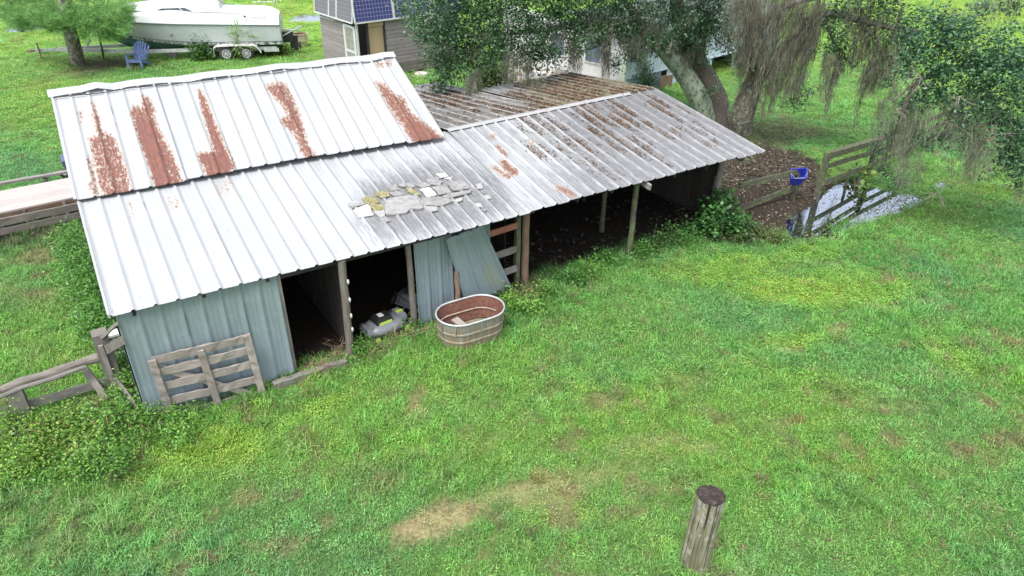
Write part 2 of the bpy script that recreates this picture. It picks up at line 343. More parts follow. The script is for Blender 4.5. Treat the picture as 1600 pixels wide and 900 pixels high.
BL = [  # px, py, rx, ry, rot, kind, strength
 (700, 812, 70, 22, -18, 'tan', 1.), (760, 790, 55, 18, -20, 'tan', .7), (820, 770, 90, 26, -12, 'tan', .75), (900, 750, 90, 22, -10, 'tan', .5), (640, 832, 40, 14, -10, 'tan', .5), (590, 760, 60, 14, -20, 'old', .5),
 (648, 625, 12, 36, 28, 'old', 1.), (655, 645, 20, 12, 0, 'tan', .6), (1010, 690, 60, 12, -6, 'tan', .5), (1100, 700, 40, 12, 0, 'tan', .45), (930, 640, 30, 10, -10, 'old', .5),
 (770, 690, 40, 12, -30, 'old', .4), (730, 680, 12, 20, 0, 'old', .5), (1020, 720, 50, 14, 0, 'old', .4), (1310, 515, 18, 9, 0, 'tan', .7), (1240, 545, 22, 8, 0, 'tan', .6),
 (1330, 620, 60, 14, 10, 'old', .4), (1060, 600, 50, 16, -10, 'old', .45), (1170, 660, 60, 16, 0, 'old', .3), (1425, 640, 40, 14, 0, 'old', .4), (560, 735, 40, 20, 0, 'old', .35),
 (80, 850, 80, 25, -10, 'old', .3), (480, 700, 30, 12, 0, 'old', .3), (300, 440, 10, 10, 0, 'old', 0), (70, 400, 50, 16, -10, 'old', .9), (78, 392, 22, 8, 0, 'tan', .5), (60, 470, 60, 18, 0, 'old', .35),
 (1240, 455, 90, 26, 5, 'yel', 1.), (1170, 420, 80, 26, -8, 'yel', .8), (1330, 450, 90, 28, 5, 'yel', .8), (1240, 530, 50, 14, 5, 'yel', .8), (1250, 400, 90, 18, -10, 'yel', .5), (1060, 425, 60, 16, 0, 'yel', .5),
 (1480, 560, 60, 24, 30, 'yel', .5), (1540, 400, 70, 40, 0, 'yel', .3), (310, 710, 90, 26, -12, 'yel', .9), (250, 745, 60, 20, 0, 'yel', .5), (500, 640, 70, 18, -20, 'yel', .5), (700, 620, 40, 12, 0, 'yel', .5),
 (870, 800, 70, 30, 0, 'yel', .35), (1060, 850, 30, 20, 0, 'yel', .4), (1560, 700, 60, 50, 0, 'yel', .3), (80, 180, 130, 60, 0, 'yel', .35), (60, 120, 90, 30, 0, 'yel', .35), (20, 10, 200, 40, 0, 'yel', .5),
 (470, 20, 90, 30, 0, 'yel', .8), (1540, 40, 120, 60, 0, 'yel', .9), (1460, 10, 100, 30, 0, 'yel', .9), (700, 105, 40, 14, 0, 'mid', .6), (450, 70, 60, 25, 0, 'yel', .3),
 (1180, 500, 90, 26, 0, 'blu', .7), (1330, 560, 110, 26, 0, 'blu', .7), (1390, 400, 70, 22, 20, 'drk', .5), (950, 560, 120, 40, 0, 'blu', .5), (700, 640, 140, 40, 0, 'blu', .3), (420, 800, 150, 60, 0, 'blu', .4),
 (1350, 800, 180, 80, 0, 'blu', .3), (1480, 480, 80, 22, 10, 'blu', .5), (860, 490, 110, 24, -15, 'drk', .35), (1250, 570, 40, 14, 0, 'drk', .5), (60, 600, 60, 30, 0, 'drk', .4), (300, 640, 120, 20, -14, 'drk', .4),
 (160, 104, 60, 14, -8, 'lit', .9), (90, 118, 60, 12, -20, 'old', .45), (215, 100, 60, 8, 0, 'old', .4), (1215, 205, 60, 18, 0, 'old', .75), (1190, 222, 60, 12, 0, 'lit', .8), (1310, 210, 70, 12, 0, 'old', .25),
 (830, 455, 26, 16, 0, 'old', .8), (615, 520, 40, 10, -15, 'old', .5), (40, 368, 110, 20, -14, 'mud', .85), (95, 352, 60, 18, -14, 'mud', .9), (658, 116, 10, 5, 0, 'pal', 1.), (340, 135, 80, 8, -8, 'tan', .25), (1000, 395, 30, 10, 0, 'old', .6)]  # both mud blobs are the walkway's shade, painted into the ground colour
BOATC = at(300, 90, 0)
def masks(x, y):
    z = np.zeros_like(x); P = np.stack([x, y, z], -1); px, py = proj(P); ok = y > 1.
    px = np.where(ok, px, -9e3); py = np.where(ok, py, 9e3)
    jx = (fbm(x, y, .9, 5)-.5); jy = (fbm(x, y, .9, 9)-.5)
    k = {}
    for (cx, cy, rx, ry, rot, kind, s) in BL:
        a = math.radians(rot); dx = px-cx; dy = py-cy; ex = (dx*math.cos(a)+dy*math.sin(a))/rx; ey = (-dx*math.sin(a)+dy*math.cos(a))/ry
        d = np.sqrt(ex*ex+ey*ey)+jx*1.1; v = s*(1-sstep(.55, 1.35, d)); k[kind] = np.maximum(k.get(kind, 0), v)
    j2 = fbm(x, y, .35, 15)-.5; qx = px+jx*60+j2*40; qy = py+jy*30+j2*18
    pond = np.zeros_like(x)
    for pl, sft in ((PUD, 2.), (FARP1, 1.2), (FARP2, 1.2), (FARP3, 1.2), (SIDEP, 1.)): pond = np.maximum(pond, polymask(px+jx*5, py+jy*3, pl, sft))
    k['pond'] = pond; k['litter'] = polymask(qx, qy, LITTER, 6); k['wet'] = polymask(qx, qy, WETMUD, 8)
    u, v = toB(x, y)
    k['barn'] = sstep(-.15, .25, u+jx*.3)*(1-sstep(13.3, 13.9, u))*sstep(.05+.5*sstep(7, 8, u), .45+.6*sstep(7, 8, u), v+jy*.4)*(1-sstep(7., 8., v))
    return k
def paint(x, y):
    x = np.asarray(x, float); y = np.asarray(y, float); k = masks(x, y)
    n1 = fbm(x, y, 2.6, 3)[:, None]; n2 = fbm(x, y, .7, 21)[:, None]; n3 = fbm(x, y, 6., 41)[:, None]
    c = G_MID*(1-sstep(.35, .7, n1))+G_BLU*sstep(.35, .7, n1); c = c+(G_YEL-c)*sstep(.4, .8, n3)*.45; c = c+(G_DRK-c)*sstep(.58, .8, n2)*.22
    far = sstep(20, 40, y)[:, None]; c = c*(1-far)+far*(c*.6+G_YEL*.52)
    def bl(c, kind, col, a=1.):
        return c+(col-c)*(k[kind][:, None]*a) if kind in k else c
    c = bl(c, 'yel', G_YEL, .68); c = bl(c, 'blu', G_BLU, .7); c = bl(c, 'drk', G_DRK, .6); c = bl(c, 'mid', G_MID)
    # thin random bare flecks
    fl = sstep(.60, .74, fbm(x, y, .38, 77))[:, None]*sstep(.40, .60, fbm(x, y, 2.4, 55))[:, None]*(1-far)
    c = c+(C_OLD*1.1-c)*fl*.75
    bare = np.zeros_like(x)
    for kind, col, a in (('tan', C_TAN, .85), ('old', C_OLD, .8), ('lit', C_LIT, 1.), ('mud', C_MUD, .8), ('pal', np.array([.5, .48, .4]), 1.), ('litter', C_LIT, 1.), ('wet', C_MUD, .85), ('barn', C_MUD*.55, 1.)):  # mud key is painted walkway shade; barn floor mud darkened for shade indoors
        c = bl(c, kind, col, a)
    g = np.ones_like(x)                    # grass cover
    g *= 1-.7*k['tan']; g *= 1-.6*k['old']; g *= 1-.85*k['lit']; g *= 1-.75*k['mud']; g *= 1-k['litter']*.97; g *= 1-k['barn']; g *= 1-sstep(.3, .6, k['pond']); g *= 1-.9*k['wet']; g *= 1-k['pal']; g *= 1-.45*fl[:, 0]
    return c, g, k

# ------------------------------------------------------------------ ground sheet
def axis(lo, hi, step, far, grow=1.14):
    a = list(np.arange(lo, hi+1e-6, step)); s = step; x = hi; r = []
    while x < far: s *= grow; x += s; r.append(x)
    s = step; x = lo; l = []
    while x > -far: s *= grow; x -= s; l.append(x)
    return np.array(l[::-1]+a+r)
def height(x, y, k):
    h = (fbm(x, y, 3.2, 91)-.5)*.10+(fbm(x, y, .8, 92)-.5)*.03
    u, v = toB(x, y); near = (1-sstep(-.6, .2, -np.abs(v-3.5)+4.5))          # flatter under the barn
    h = h*(.35+.65*near)
    return h*(1-k['pond'])-.10*k['pond']+.05*k['litter']*(1-k['pond'])
M_g = NT('meadow_ground')
_c = M_g.attr('tint').outputs['Color']; _n = M_g.noise(M_g.world(), 22, 6, .75); _n2 = M_g.noise(M_g.world(), 5, 5, .7)
_c2 = M_g.mix(M_g.smooth(_n, .3, .72), M_g.mix(1., _c, (.42, .42, .42), 'MULTIPLY'), M_g.mix(1., _c, (1.15, 1.12, 1.1), 'MULTIPLY'))
_c2 = M_g.mix(M_g.math('MULTIPLY', M_g.smooth(_n2, .4, .7), .25), _c2, M_g.mix(1., _c, (.6, .62, .6), 'MULTIPLY'))
M_g.base(_c2); M_g.rough(.95); M_g.b.inputs['Specular IOR Level'].default_value = .15; M_g.bump(_n, .9, .03)
xs = axis(-15, 17, .13, 900); ys = axis(3, 24, .13, 900); ys = ys[ys > -60]
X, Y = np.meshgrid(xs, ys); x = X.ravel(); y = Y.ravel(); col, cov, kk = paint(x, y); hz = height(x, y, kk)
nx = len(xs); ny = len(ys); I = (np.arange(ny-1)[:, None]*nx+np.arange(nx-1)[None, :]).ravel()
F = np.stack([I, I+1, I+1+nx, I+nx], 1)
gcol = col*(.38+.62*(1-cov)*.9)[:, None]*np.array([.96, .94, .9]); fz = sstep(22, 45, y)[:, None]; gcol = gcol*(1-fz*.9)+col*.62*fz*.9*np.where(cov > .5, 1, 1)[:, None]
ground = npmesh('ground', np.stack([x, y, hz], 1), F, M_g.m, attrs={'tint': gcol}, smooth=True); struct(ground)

# water
M_w = NT('puddle_water'); M_w.base((.045, .042, .035));
_gl = M_w.n('ShaderNodeBsdfGlossy'); _gl.inputs['Roughness'].default_value = .03; _gl.inputs['Color'].default_value = (.50, .53, .62, 1); _df = M_w.n('ShaderNodeBsdfDiffuse'); _df.inputs['Color'].default_value = (.035, .033, .028, 1); _fr = M_w.n('ShaderNodeFresnel'); _fr.inputs['IOR'].default_value = 1.45; _ms = M_w.n('ShaderNodeMixShader'); M_w.l(M_w.math('ADD', M_w.math('MULTIPLY', _fr.outputs[0], 1.3), .10, clamp=True), _ms.inputs[0]); M_w.l(_df.outputs[0], _ms.inputs[1]); M_w.l(_gl.outputs[0], _ms.inputs[2]); M_w.l(_ms.outputs[0], M_w.out.inputs[0])
def water(name, poly, z, grow=1.12):
    c = np.mean([at(*p, 0) for p in poly], 0); P = []
    for p in poly: q = at(*p, 0); q = c+(q-c)*grow; P.append((q[0], q[1], z))
    MBx = MB(); MBx.add(P+[(c[0], c[1], z)], [(len(P), i, (i+1) % len(P)) for i in range(len(P))]); return struct(MBx.build(name, M_w.m))
water('puddle_water', PUD, -.035, 1.10); water('puddle_water', FARP1, -.05, 1.06); water('puddle_water', FARP2, -.05, 1.06); water('puddle_water', FARP3, -.05, 1.04); water('puddle_water', SIDEP, -.045, 1.04)

# ------------------------------------------------------------------ scatter (geometry nodes)
def blade_clump(name, nb, spread, hmin, hmax, w, lean, mat, seg=3):
    r = np.random.default_rng(abs(hash(name)) % 1000 if False else sum(map(ord, name))); V = []; Fc = []
    for i in range(nb):
        a = r.random()*6.283; d = spread*math.sqrt(r.random()); bx, by = d*math.cos(a), d*math.sin(a); L = r.uniform(hmin, hmax); th = r.random()*6.283
        le = lean*r.uniform(.4, 1.3); wd = w*r.uniform(.7, 1.3); dx, dy = math.cos(th), math.sin(th); sx, sy = -dy, dx; o = len(V); z = 0; px_, py_ = bx, by; ang = math.pi/2-le*.3
        for s_ in range(seg+1):
            t = s_/seg; ww = wd*(1-t**1.6)*.5+.0004; V.append((px_-sx*ww, py_-sy*ww, z)); V.append((px_+sx*ww, py_+sy*ww, z))
            st = L/seg; px_ += dx*math.cos(ang)*st; py_ += dy*math.cos(ang)*st; z += math.sin(ang)*st; ang -= le*.9
        for s_ in range(seg): q = o+2*s_; Fc.append((q, q+1, q+3, q+2))
    me = bpy.data.meshes.new(name); me.from_pydata(V, [], Fc); me.materials.append(mat); return bpy.data.objects.new(name, me)
def leaf_clump(name, nb, spread, h, ls, mat, stem=True, aspect=.6):
    r = np.random.default_rng(sum(map(ord, name))); V = []; Fc = []
    for i in range(nb):
        a = r.random()*6.283; d = spread*math.sqrt(r.random()); c = np.array([d*math.cos(a), d*math.sin(a), h*r.uniform(.25, 1.)*(1-.5*(d/spread)**2)])
        th = r.random()*6.283; el = r.uniform(-.2, .9); D = np.array([math.cos(th)*math.cos(el), math.sin(th)*math.cos(el), math.sin(el)]); s_ = nrm(np.cross(D, [0, 0, 1])); n_ = np.cross(s_, D); L = ls*r.uniform(.6, 1.3)
        o = len(V); V += [c, c+D*L*.5+s_*L*aspect*.5-n_*L*.08, c+D*L-n_*L*.12, c+D*L*.5-s_*L*aspect*.5-n_*L*.08]; Fc.append((o, o+1, o+2, o+3))
    me = bpy.data.meshes.new(name); me.from_pydata([tuple(v) for v in V], [], Fc); me.materials.append(mat); return bpy.data.objects.new(name, me)
def scatter(name, pts, rots, scl, tint, idx, protos, mat=None):
    me = bpy.data.meshes.new(name); me.vertices.add(len(pts)); me.vertices.foreach_set('co', np.asarray(pts, np.float32).ravel())
    def fv(nm, a): me.attributes.new(nm, 'FLOAT_VECTOR', 'POINT').data.foreach_set('vector', np.asarray(a, np.float32).ravel())
    fv('rot', rots); fv('scl', scl); c = np.ones((len(pts), 4), np.float32); c[:, :3] = tint
    me.attributes.new('tint', 'FLOAT_COLOR', 'POINT').data.foreach_set('color', c.ravel()); me.attributes.new('pick', 'INT', 'POINT').data.foreach_set('value', np.asarray(idx, np.int32))
    o = bpy.data.objects.new(name, me); COL.objects.link(o)
    pc = bpy.data.collections.new(name+'_sources')
    for i, p in enumerate(protos): p.name = '%s_kind_%s' % (name, 'abcdefghij'[i]); pc.objects.link(p)
    ng = bpy.data.node_groups.new(name, 'GeometryNodeTree'); ng.interface.new_socket('Geometry', in_out='INPUT', socket_type='NodeSocketGeometry'); ng.interface.new_socket('Geometry', in_out='OUTPUT', socket_type='NodeSocketGeometry')
    N = ng.nodes; gi = N.new('NodeGroupInput'); go = N.new('NodeGroupOutput'); ip = N.new('GeometryNodeInstanceOnPoints'); ci = N.new('GeometryNodeCollectionInfo'); ci.inputs['Collection'].default_value = pc; ci.inputs['Separate Children'].default_value = True; ci.inputs['Reset Children'].default_value = True
    def na(nm, ty): a = N.new('GeometryNodeInputNamedAttribute'); a.data_type = ty; a.inputs['Name'].default_value = nm; return a.outputs['Attribute']
    m2p = N.new('GeometryNodeMeshToPoints')
    ng.links.new(gi.outputs[0], m2p.inputs['Mesh']); ng.links.new(m2p.outputs[0], ip.inputs['Points']); ng.links.new(ci.outputs[0], ip.inputs['Instance']); ip.inputs['Pick Instance'].default_value = True
    ng.links.new(na('pick', 'INT'), ip.inputs['Instance Index']); ng.links.new(na('rot', 'FLOAT_VECTOR'), ip.inputs['Rotation']); ng.links.new(na('scl', 'FLOAT_VECTOR'), ip.inputs['Scale']); ng.links.new(ip.outputs[0], go.inputs[0])
    md = o.modifiers.new('scatter', 'NODES'); md.node_group = ng; return o
M_grass = mat_leaf('grass_blade', None, (.30, .42, .10), .45, .5, None, 'tint', 'INSTANCER')
# grass points: density falls with distance
def sample_points(n, ymin, ymax, margin=1.5):
    yy = np.sqrt(rng.uniform(ymin**2, ymax**2, n)); xx = rng.uniform(-1, 1, n)*(yy*.92+margin+3.2); return xx, yy
PX = []; PY = []; SC = []
for ymin, ymax, n, sc in ((4.2, 9, 16000, .8), (9, 15, 26000, 1.0), (15, 24, 26000, 1.35), (24, 40, 26000, 1.9), (40, 75, 20000, 3.0)):
    a, b = sample_points(n, ymin, ymax); PX.append(a); PY.append(b); SC.append(np.full(n, sc))
gx = np.concatenate(PX); gy = np.concatenate(PY); gs = np.concatenate(SC)
c, g, kk = paint(gx, gy); keep = rng.random(len(gx)) < g*np.where(kk['yel'] > .4, 1, .93)
# nothing through the shed, house or walkway deck
gx, gy, gs, c = gx[keep], gy[keep], gs[keep], c[keep]; kk = {a: b[keep] for a, b in kk.items()}
EX = []
for (px, py, rr_, n_) in ((1083, 890, .30, 60), (720, 552, .5, 60), (770, 515, .4, 40), (690, 535, .3, 30), (480, 592, .5, 40), (340, 645, .9, 110), (270, 660, .4, 60), (880, 450, 1., 90), (950, 415, .9, 70), (1010, 398, .8, 60), (650, 520, .5, 40), (600, 545, .5, 50), (820, 470, .5, 50), (60, 352, 1.4, 60), (1275, 385, .5, 40), (1340, 358, .6, 50), (130, 700, 1.2, 120), (40, 760, 1., 70), (250, 735, 1., 60), (360, 90, 2., 60), (120, 100, .8, 20), (216, 104, .8, 24), (560, 700, 1.2, 30), (620, 690, .8, 30), (1250, 790, 1.5, 40), (900, 560, 1.5, 40), (1450, 640, 2., 40)):
    c0_ = at(px, py, 0); a_ = rng.uniform(0, 6.28, n_); q_ = np.sqrt(rng.random(n_))*rr_; EX.append(np.stack([c0_[0]+np.cos(a_)*q_, c0_[1]+np.sin(a_)*q_], 1))
EX = np.concatenate(EX); ce, ge, ke = paint(EX[:, 0], EX[:, 1]); nex = len(EX); gx = np.concatenate([gx, EX[:, 0]]); gy = np.concatenate([gy, EX[:, 1]]); gs = np.concatenate([gs, np.full(nex, .95)]); c = np.concatenate([c, ce*.9]); kk = {a: np.concatenate([kk[a], ke[a]]) for a in kk}
gz = height(gx, gy, kk)
tall = fbm(gx, gy, 1.7, 61); tuft = (tall > .62) & (rng.random(len(gx)) < .35)
leafy = (kk['yel'] > .3) & (rng.random(len(gx)) < .75) | (rng.random(len(gx)) < .12)
idx = rng.integers(0, 3, len(gx)); idx = np.where(leafy, rng.integers(3, 5, len(gx)), idx); idx = np.where(tuft & ~leafy, 5, idx); idx[-nex:] = np.where(rng.random(nex) < .8, 5, 4)
var = rng.uniform(.65, 1.35, len(gx))[:, None]; hue = rng.normal(0, .10, (len(gx), 3)); tint = np.clip(c*var*(1+hue), .01, .6)
dry = rng.random(len(gx)) < .035; tint[dry] = C_TAN*rng.uniform(.6, 1.1, (dry.sum(), 1))
sc = gs*rng.uniform(.7, 1.3, len(gx)); scl = np.stack([sc, sc, sc*rng.uniform(.6, 1.15, len(gx))*np.where(gs > 1.2, .55, 1)], 1)
rots = np.stack([rng.normal(0, .12, len(gx)), rng.normal(0, .12, len(gx)), rng.uniform(0, 6.28, len(gx))], 1)
pro = [blade_clump('ga', 20, .13, .06, .15, .0115, .8, M_grass), blade_clump('gb', 18, .15, .05, .13, .011, 1.1, M_grass), blade_clump('gc', 22, .12, .07, .17, .010, .6, M_grass),
       leaf_clump('gd', 34, .14, .08, .038, M_grass), leaf_clump('ge', 30, .15, .10, .034, M_grass), blade_clump('gf', 26, .10, .14, .30, .012, .6, M_grass, 4)]
grass = scatter('meadow_grass', np.stack([gx, gy, gz-.004], 1), rots, scl, tint, idx, pro); stuff(grass, 'short bright green pasture grass and clover covering the meadow', 'grass')

# ------------------------------------------------------------------ ribbed sheet builder
def rib_profile(n, h=.03, minor=.0018):
    base = [(0, h), (.055, h), (.12, 0), (.30, 0), (.33, minor), (.37, minor), (.40, 0), (.60, 0), (.63, minor), (.67, minor), (.70, 0), (.88, 0), (.945, h)]
    t = []; hh = []
    for i in range(n):
        for a, b in base: t.append(i+a); hh.append(b)
    t += [n, n+.055, n+.12]; hh += [h, h, 0]; return np.array(t), np.array(hh)
def sheet(name, parent, P00, P10, P01, P11, t0, t1, nrib, rib_w, mat, attrf, vs=.06, ej=.012, lift=0., wav=.005, hrib=.032, thick=.003, seed=0):
    # bilinear patch; t0..t1 in rib counts out of total ribs 'nrib'
    n = int(round(t1-t0)); t, hh = rib_profile(n, hrib); T = (t0+t)/nrib
    if t1 >= nrib-.01: keepm = t <= n+.001+(.06); T = T[keepm]; t = t[keepm]; hh = hh[keepm]
    Lv = np.linalg.norm(P01-P00); nv = max(3, int(Lv/vs)); s = np.linspace(0, 1, nv+1)
    N = nrm(np.cross(P10-P00, P01-P00)); T2, S2 = np.meshgrid(T, s)
    e0 = random.uniform(-ej, ej)/Lv; S3 = S2+(1-S2)*e0
    Q = (P00[None, None]*(1-T2)[..., None]+P10[None, None]*T2[..., None])*(1-S3)[..., None]+(P01[None, None]*(1-T2)[..., None]+P11[None, None]*T2[..., None])*S3[..., None]
    uc = T2*nrib*rib_w; vc = S2*Lv
    H = hh[None, :]+lift+(fbm(uc, vc, .9, 31+seed)-.5)*2*wav+(fbm(uc*3, vc, .5, 35+seed)-.5)*wav*.6
    Q = Q+N[None, None]*H[..., None]
    V = Q.reshape(-1, 3); m = len(T); I = (np.arange(nv)[:, None]*m+np.arange(m-1)[None, :]).ravel(); Fq = np.stack([I, I+1, I+1+m, I+m], 1)
    o = npmesh(name, V, Fq, mat, parent, uv=np.stack([uc.ravel()+seed*3.1, vc.ravel()], 1), attrs={**attrf(V, uc.ravel(), vc.ravel(), S2.ravel()), 'rib': np.tile(np.clip(hh/.03, 0, 1), nv+1)})
    md = o.modifiers.new('thickness', 'SOLIDIFY'); md.thickness = thick; md.offset = -1; return o

RUST = [([(143, 160), (149, 165), (154, 190), (160, 205), (178, 212), (192, 245), (208, 300), (206, 310), (162, 316), (150, 272), (141, 225), (137, 216), (152, 212), (146, 185)], .62), ([(146, 168), (152, 180), (164, 225), (180, 262), (190, 300), (178, 290), (162, 240)], 1.),
 ([(222, 150), (233, 151), (243, 174), (238, 178), (250, 205), (262, 225), (275, 252), (289, 296), (270, 301), (247, 303), (235, 262), (218, 215), (204, 178), (206, 166), (222, 168)], .7), ([(210, 188), (238, 184), (254, 230), (270, 302), (247, 303), (232, 255), (217, 215)], 1.2),
 ([(309, 141), (316, 143), (329, 175), (346, 216), (366, 260), (362, 269), (332, 291), (322, 270), (308, 240), (325, 238), (334, 236), (328, 212), (318, 180)], .85), ([(311, 143), (320, 158), (342, 210), (365, 260), (352, 262), (332, 215)], 1.1),
 ([(415, 134), (432, 129), (446, 131), (456, 150), (469, 180), (474, 200), (481, 225), (499, 250), (490, 260), (470, 236), (462, 212), (436, 188), (450, 180), (438, 160), (425, 150)], .68),
 ([(586, 128), (600, 131), (614, 146), (634, 156), (636, 168), (645, 178), (668, 196), (690, 214), (672, 226), (650, 227), (636, 210), (629, 195), (612, 175), (602, 157)], .72), ([(640, 185), (668, 198), (690, 214), (672, 226), (650, 226), (636, 205)], .9),
 ([(588, 97), (598, 99), (597, 104), (590, 103)], .7), ([(604, 96), (611, 98), (610, 102), (604, 101)], .7), ([(136, 290), (146, 280), (153, 300), (150, 310)], .5), ([(135, 245), (141, 245), (152, 300), (147, 306)], .6), ([(121, 175), (126, 175), (130, 190), (126, 192)], .6),
 ([(782, 251), (792, 251), (799, 262), (810, 268), (808, 273), (798, 271), (788, 262)], .95), ([(771, 262), (775, 262), (797, 276), (795, 279), (784, 273)], .9), ([(773, 227), (778, 228), (793, 242), (790, 244)], .85), ([(869, 292), (880, 292), (890, 299), (897, 305), (893, 307), (878, 298), (870, 296)], .8), ([(768, 211), (773, 212), (772, 216), (768, 215)], .8),
 ([(825, 216), (835, 221), (832, 228), (826, 222)], .45)]
STAIN = [([(193, 313), (210, 309), (216, 345), (200, 345)], .22), ([(248, 306), (285, 300), (292, 330), (262, 335)], .2), ([(330, 292), (362, 270), (372, 300), (340, 315)], .2), ([(478, 262), (500, 252), (512, 268), (490, 272)], .16), ([(500, 150), (560, 110), (640, 200), (560, 225)], .06)]
def roofattr(kind):
    def f(V, u, v, s):
        px, py = proj(V); r = np.zeros(len(V)); 
        if kind != 'back':
            for pl, st in (RUST if kind != 'R1' else []): r = np.maximum(r, polymask(px, py, pl, 6.5)*min(st, .95)*1.12)
            for pl, st in STAIN: r = np.maximum(r, polymask(px, py, pl, 9)*st)
        g = np.zeros(len(V)); mo = np.zeros(len(V))
        if kind == 'R1':
            g = .16+.5*polymask(px, py, [(560, 285), (700, 240), (780, 270), (815, 330), (700, 365), (600, 375), (560, 350)], 26)+.18*sstep(430, 620, px)*(1-sstep(640, 800, py))
            g = g-.1*(1-sstep(300, 560, px))
        if kind == 'R0': g = .10+.20*sstep(520, 680, px)+.1*sstep(.6, 0, s)
        if kind == 'R2': g = .42+.45*sstep(780, 960, px)+.16*sstep(.3, .9, s)-.06*sstep(.2, 0, s); mo = .18*sstep(930, 1080, px)*sstep(.45, .95, s)+.15*sstep(1080, 1190, px)
        if kind == 'back': g = .80+0*px; mo = .34+.40*sstep(760, 880, px)
        if kind == 'R1': r = np.maximum(r, 0)
        return {'rust': r, 'grime': g, 'moss': mo}
    return f

# ------------------------------------------------------------------ barn (left, two-pitch)
barn = thing('tin_barn', 'old barn with white galvanised tin roof, rust streaks and blue-green sheet walls', 'barn', B(3.5, 3.5))
# low front roof
r1 = [B(0, 0, 1.96), B(7.12, -.1, 1.96), B(.02, 3.8, 2.50), B(7.42, 3.72, 2.49)]
for i in range(8):
    n = 24; o = sheet('roof_panel', barn, r1[0], r1[1], r1[2], r1[3], 3*i, 3*i+3, n, 7.12/n, M_roof, roofattr('R1'), lift=(.003 if i % 2 else 0), seed=i, vs=.055, wav=.009)
r0 = [B(-.02, 3.42, 2.50), B(7.06, 3.26, 2.52), B(.11, 5.86, 3.80), B(7.16, 6.0, 3.80)]
for i in range(9):
    n = 27 if False else 24
    if i < 8: sheet('roof_panel', barn, r0[0]+Z3*.035, r0[1]+Z3*.035, r0[2], r0[3], 3*i, 3*i+3, 24, 7.1/24, M_roof, roofattr('R0'), lift=random.choice((0, .004, .009)), ej=.05, seed=20+i, vs=.05, wav=.008)
rb = [B(7.16, 8.6, 2.45), B(.1, 8.5, 2.45), r0[3], r0[2]]
for i in range(8): sheet('roof_panel', barn, rb[0], rb[1], rb[2], rb[3], 3*i, 3*i+3, 24, 7.1/24, M_roof, roofattr('R1'), seed=40+i, vs=.3)
mb = MB(); a_, b_ = r0[2], r0[3]; ux = nrm(b_-a_); n = 26; rings = []
dn = nrm(r0[0]-r0[2]); db = nrm(np.array(rb[1])-r0[2])
for i in range(n+1):
    c = a_+(b_-a_)*(i/n*1.02-.01)+Z3*(.045+.012*math.sin(i*1.3)+(.05 if i == 3 else 0)+random.uniform(-.008, .008)); w = .17+random.uniform(-.02, .02)
    rings.append([c+dn*w-Z3*.012+Z3*.02*random.random(), c+dn*w*.5, c+Z3*.012, c+db*w*.5, c+db*w])
mb.loft(rings); rc = mb.build('ridge_cap', M_roof, barn); md = rc.modifiers.new('t', 'SOLIDIFY'); md.thickness = .004
cab = MB(); cab.tube([a_+(b_-a_)*t+dn*(.22+.015*math.sin(t*23))+Z3*(.05+.01*math.sin(t*40)) for t in np.linspace(.0, 1, 40)], .010, 5); cab.build('ridge_wire', M_black, barn)
for s_, (p, q) in enumerate(((r1[0], r1[2]), (r0[0], r0[2]))):
    mb = MB(); mb.beam(p+Z3*(.012)-U3*.012, q+Z3*.012-U3*.012, .035, .06, side=U3, n=4, jit=.001); mb.build('edge_flashing', M_roof, barn)
# wall sheets
def wallattr(dirty=0., rustx=None):
    def f(V, u, v, s):
        px, py = proj(V); low = 1-s; g = dirty*(.45*sstep(.45, 0, s)+.35*sstep(.12, 0, s)); r = np.zeros(len(V))
        if rustx is not None: r = rustx(px, py, s)
        return {'low': np.clip(sstep(1, .15, s), 0, 1), 'rust': r, 'grime': g}
    return f
def wall(parent, p0, p1, z0, z1, ribs, per=3, rib_w=.305, top0=None, name='wall_panel', attrf=None, mat=None, lean=0., seed=0, h=.02):
    p0 = np.array(p0, float); p1 = np.array(p1, float); nn = nrm(np.cross(p1-p0, Z3)); out = []
    P00 = p0+Z3*z0+nn*lean; P10 = p1+Z3*z0+nn*lean; P01 = p0+Z3*z1; P11 = p1+Z3*z1
    i = 0
    while i < ribs:
        e = min(i+per, ribs); out.append(sheet(name, parent, P00, P10, P01, P11, i, e, ribs, rib_w, mat or M_wall, attrf or wallattr(.8), vs=.08, ej=.0, lift=(.003 if (i//per) % 2 else 0), seed=60+i+seed, wav=.022, hrib=h)); i = e
    return out
wall(barn, B(.06, .07), B(2.32, .06), -.03, 1.95, 8, 3, attrf=wallattr(1.25), lean=.10)
wall(barn, B(.07, 7.9), B(.06, .10), -.03, 1.98, 24, 3, seed=9, lean=0.)
wall(barn, B(.09, 7.9), B(.08, 3.5), 1.99, 2.5, 14, 7, seed=19)
# gable triangle above the left wall
mb = MB(); mb.slab([B(.1, 3.5, 2.45), B(.1, 5.8, 3.74), B(.1, 8.4, 2.45)], U3, .02); mb.build('gable_board', M_wood, barn)
mb = MB(); mb.slab([B(7.05, 3.5, 2.45), B(7.05, 5.9, 3.74), B(7.05, 8.4, 2.45)], U3, .02); mb.build('gable_board', M_wood, barn)
wall(barn, B(7.1, 8.2), B(.1, 8.2), 0, 2.5, 24, 6, seed=29)
wall(barn, B(4.80, .24), B(5.58, .27), .02, 1.95, 3, 3, attrf=wallattr(.7, lambda px, py, s: .45*sstep(.18, 0, s)), lean=.05, seed=50)
wall(barn, B(5.62, .40), B(6.5, .42), -.02, 1.95, 3, 3, attrf=wallattr(.5), seed=55)
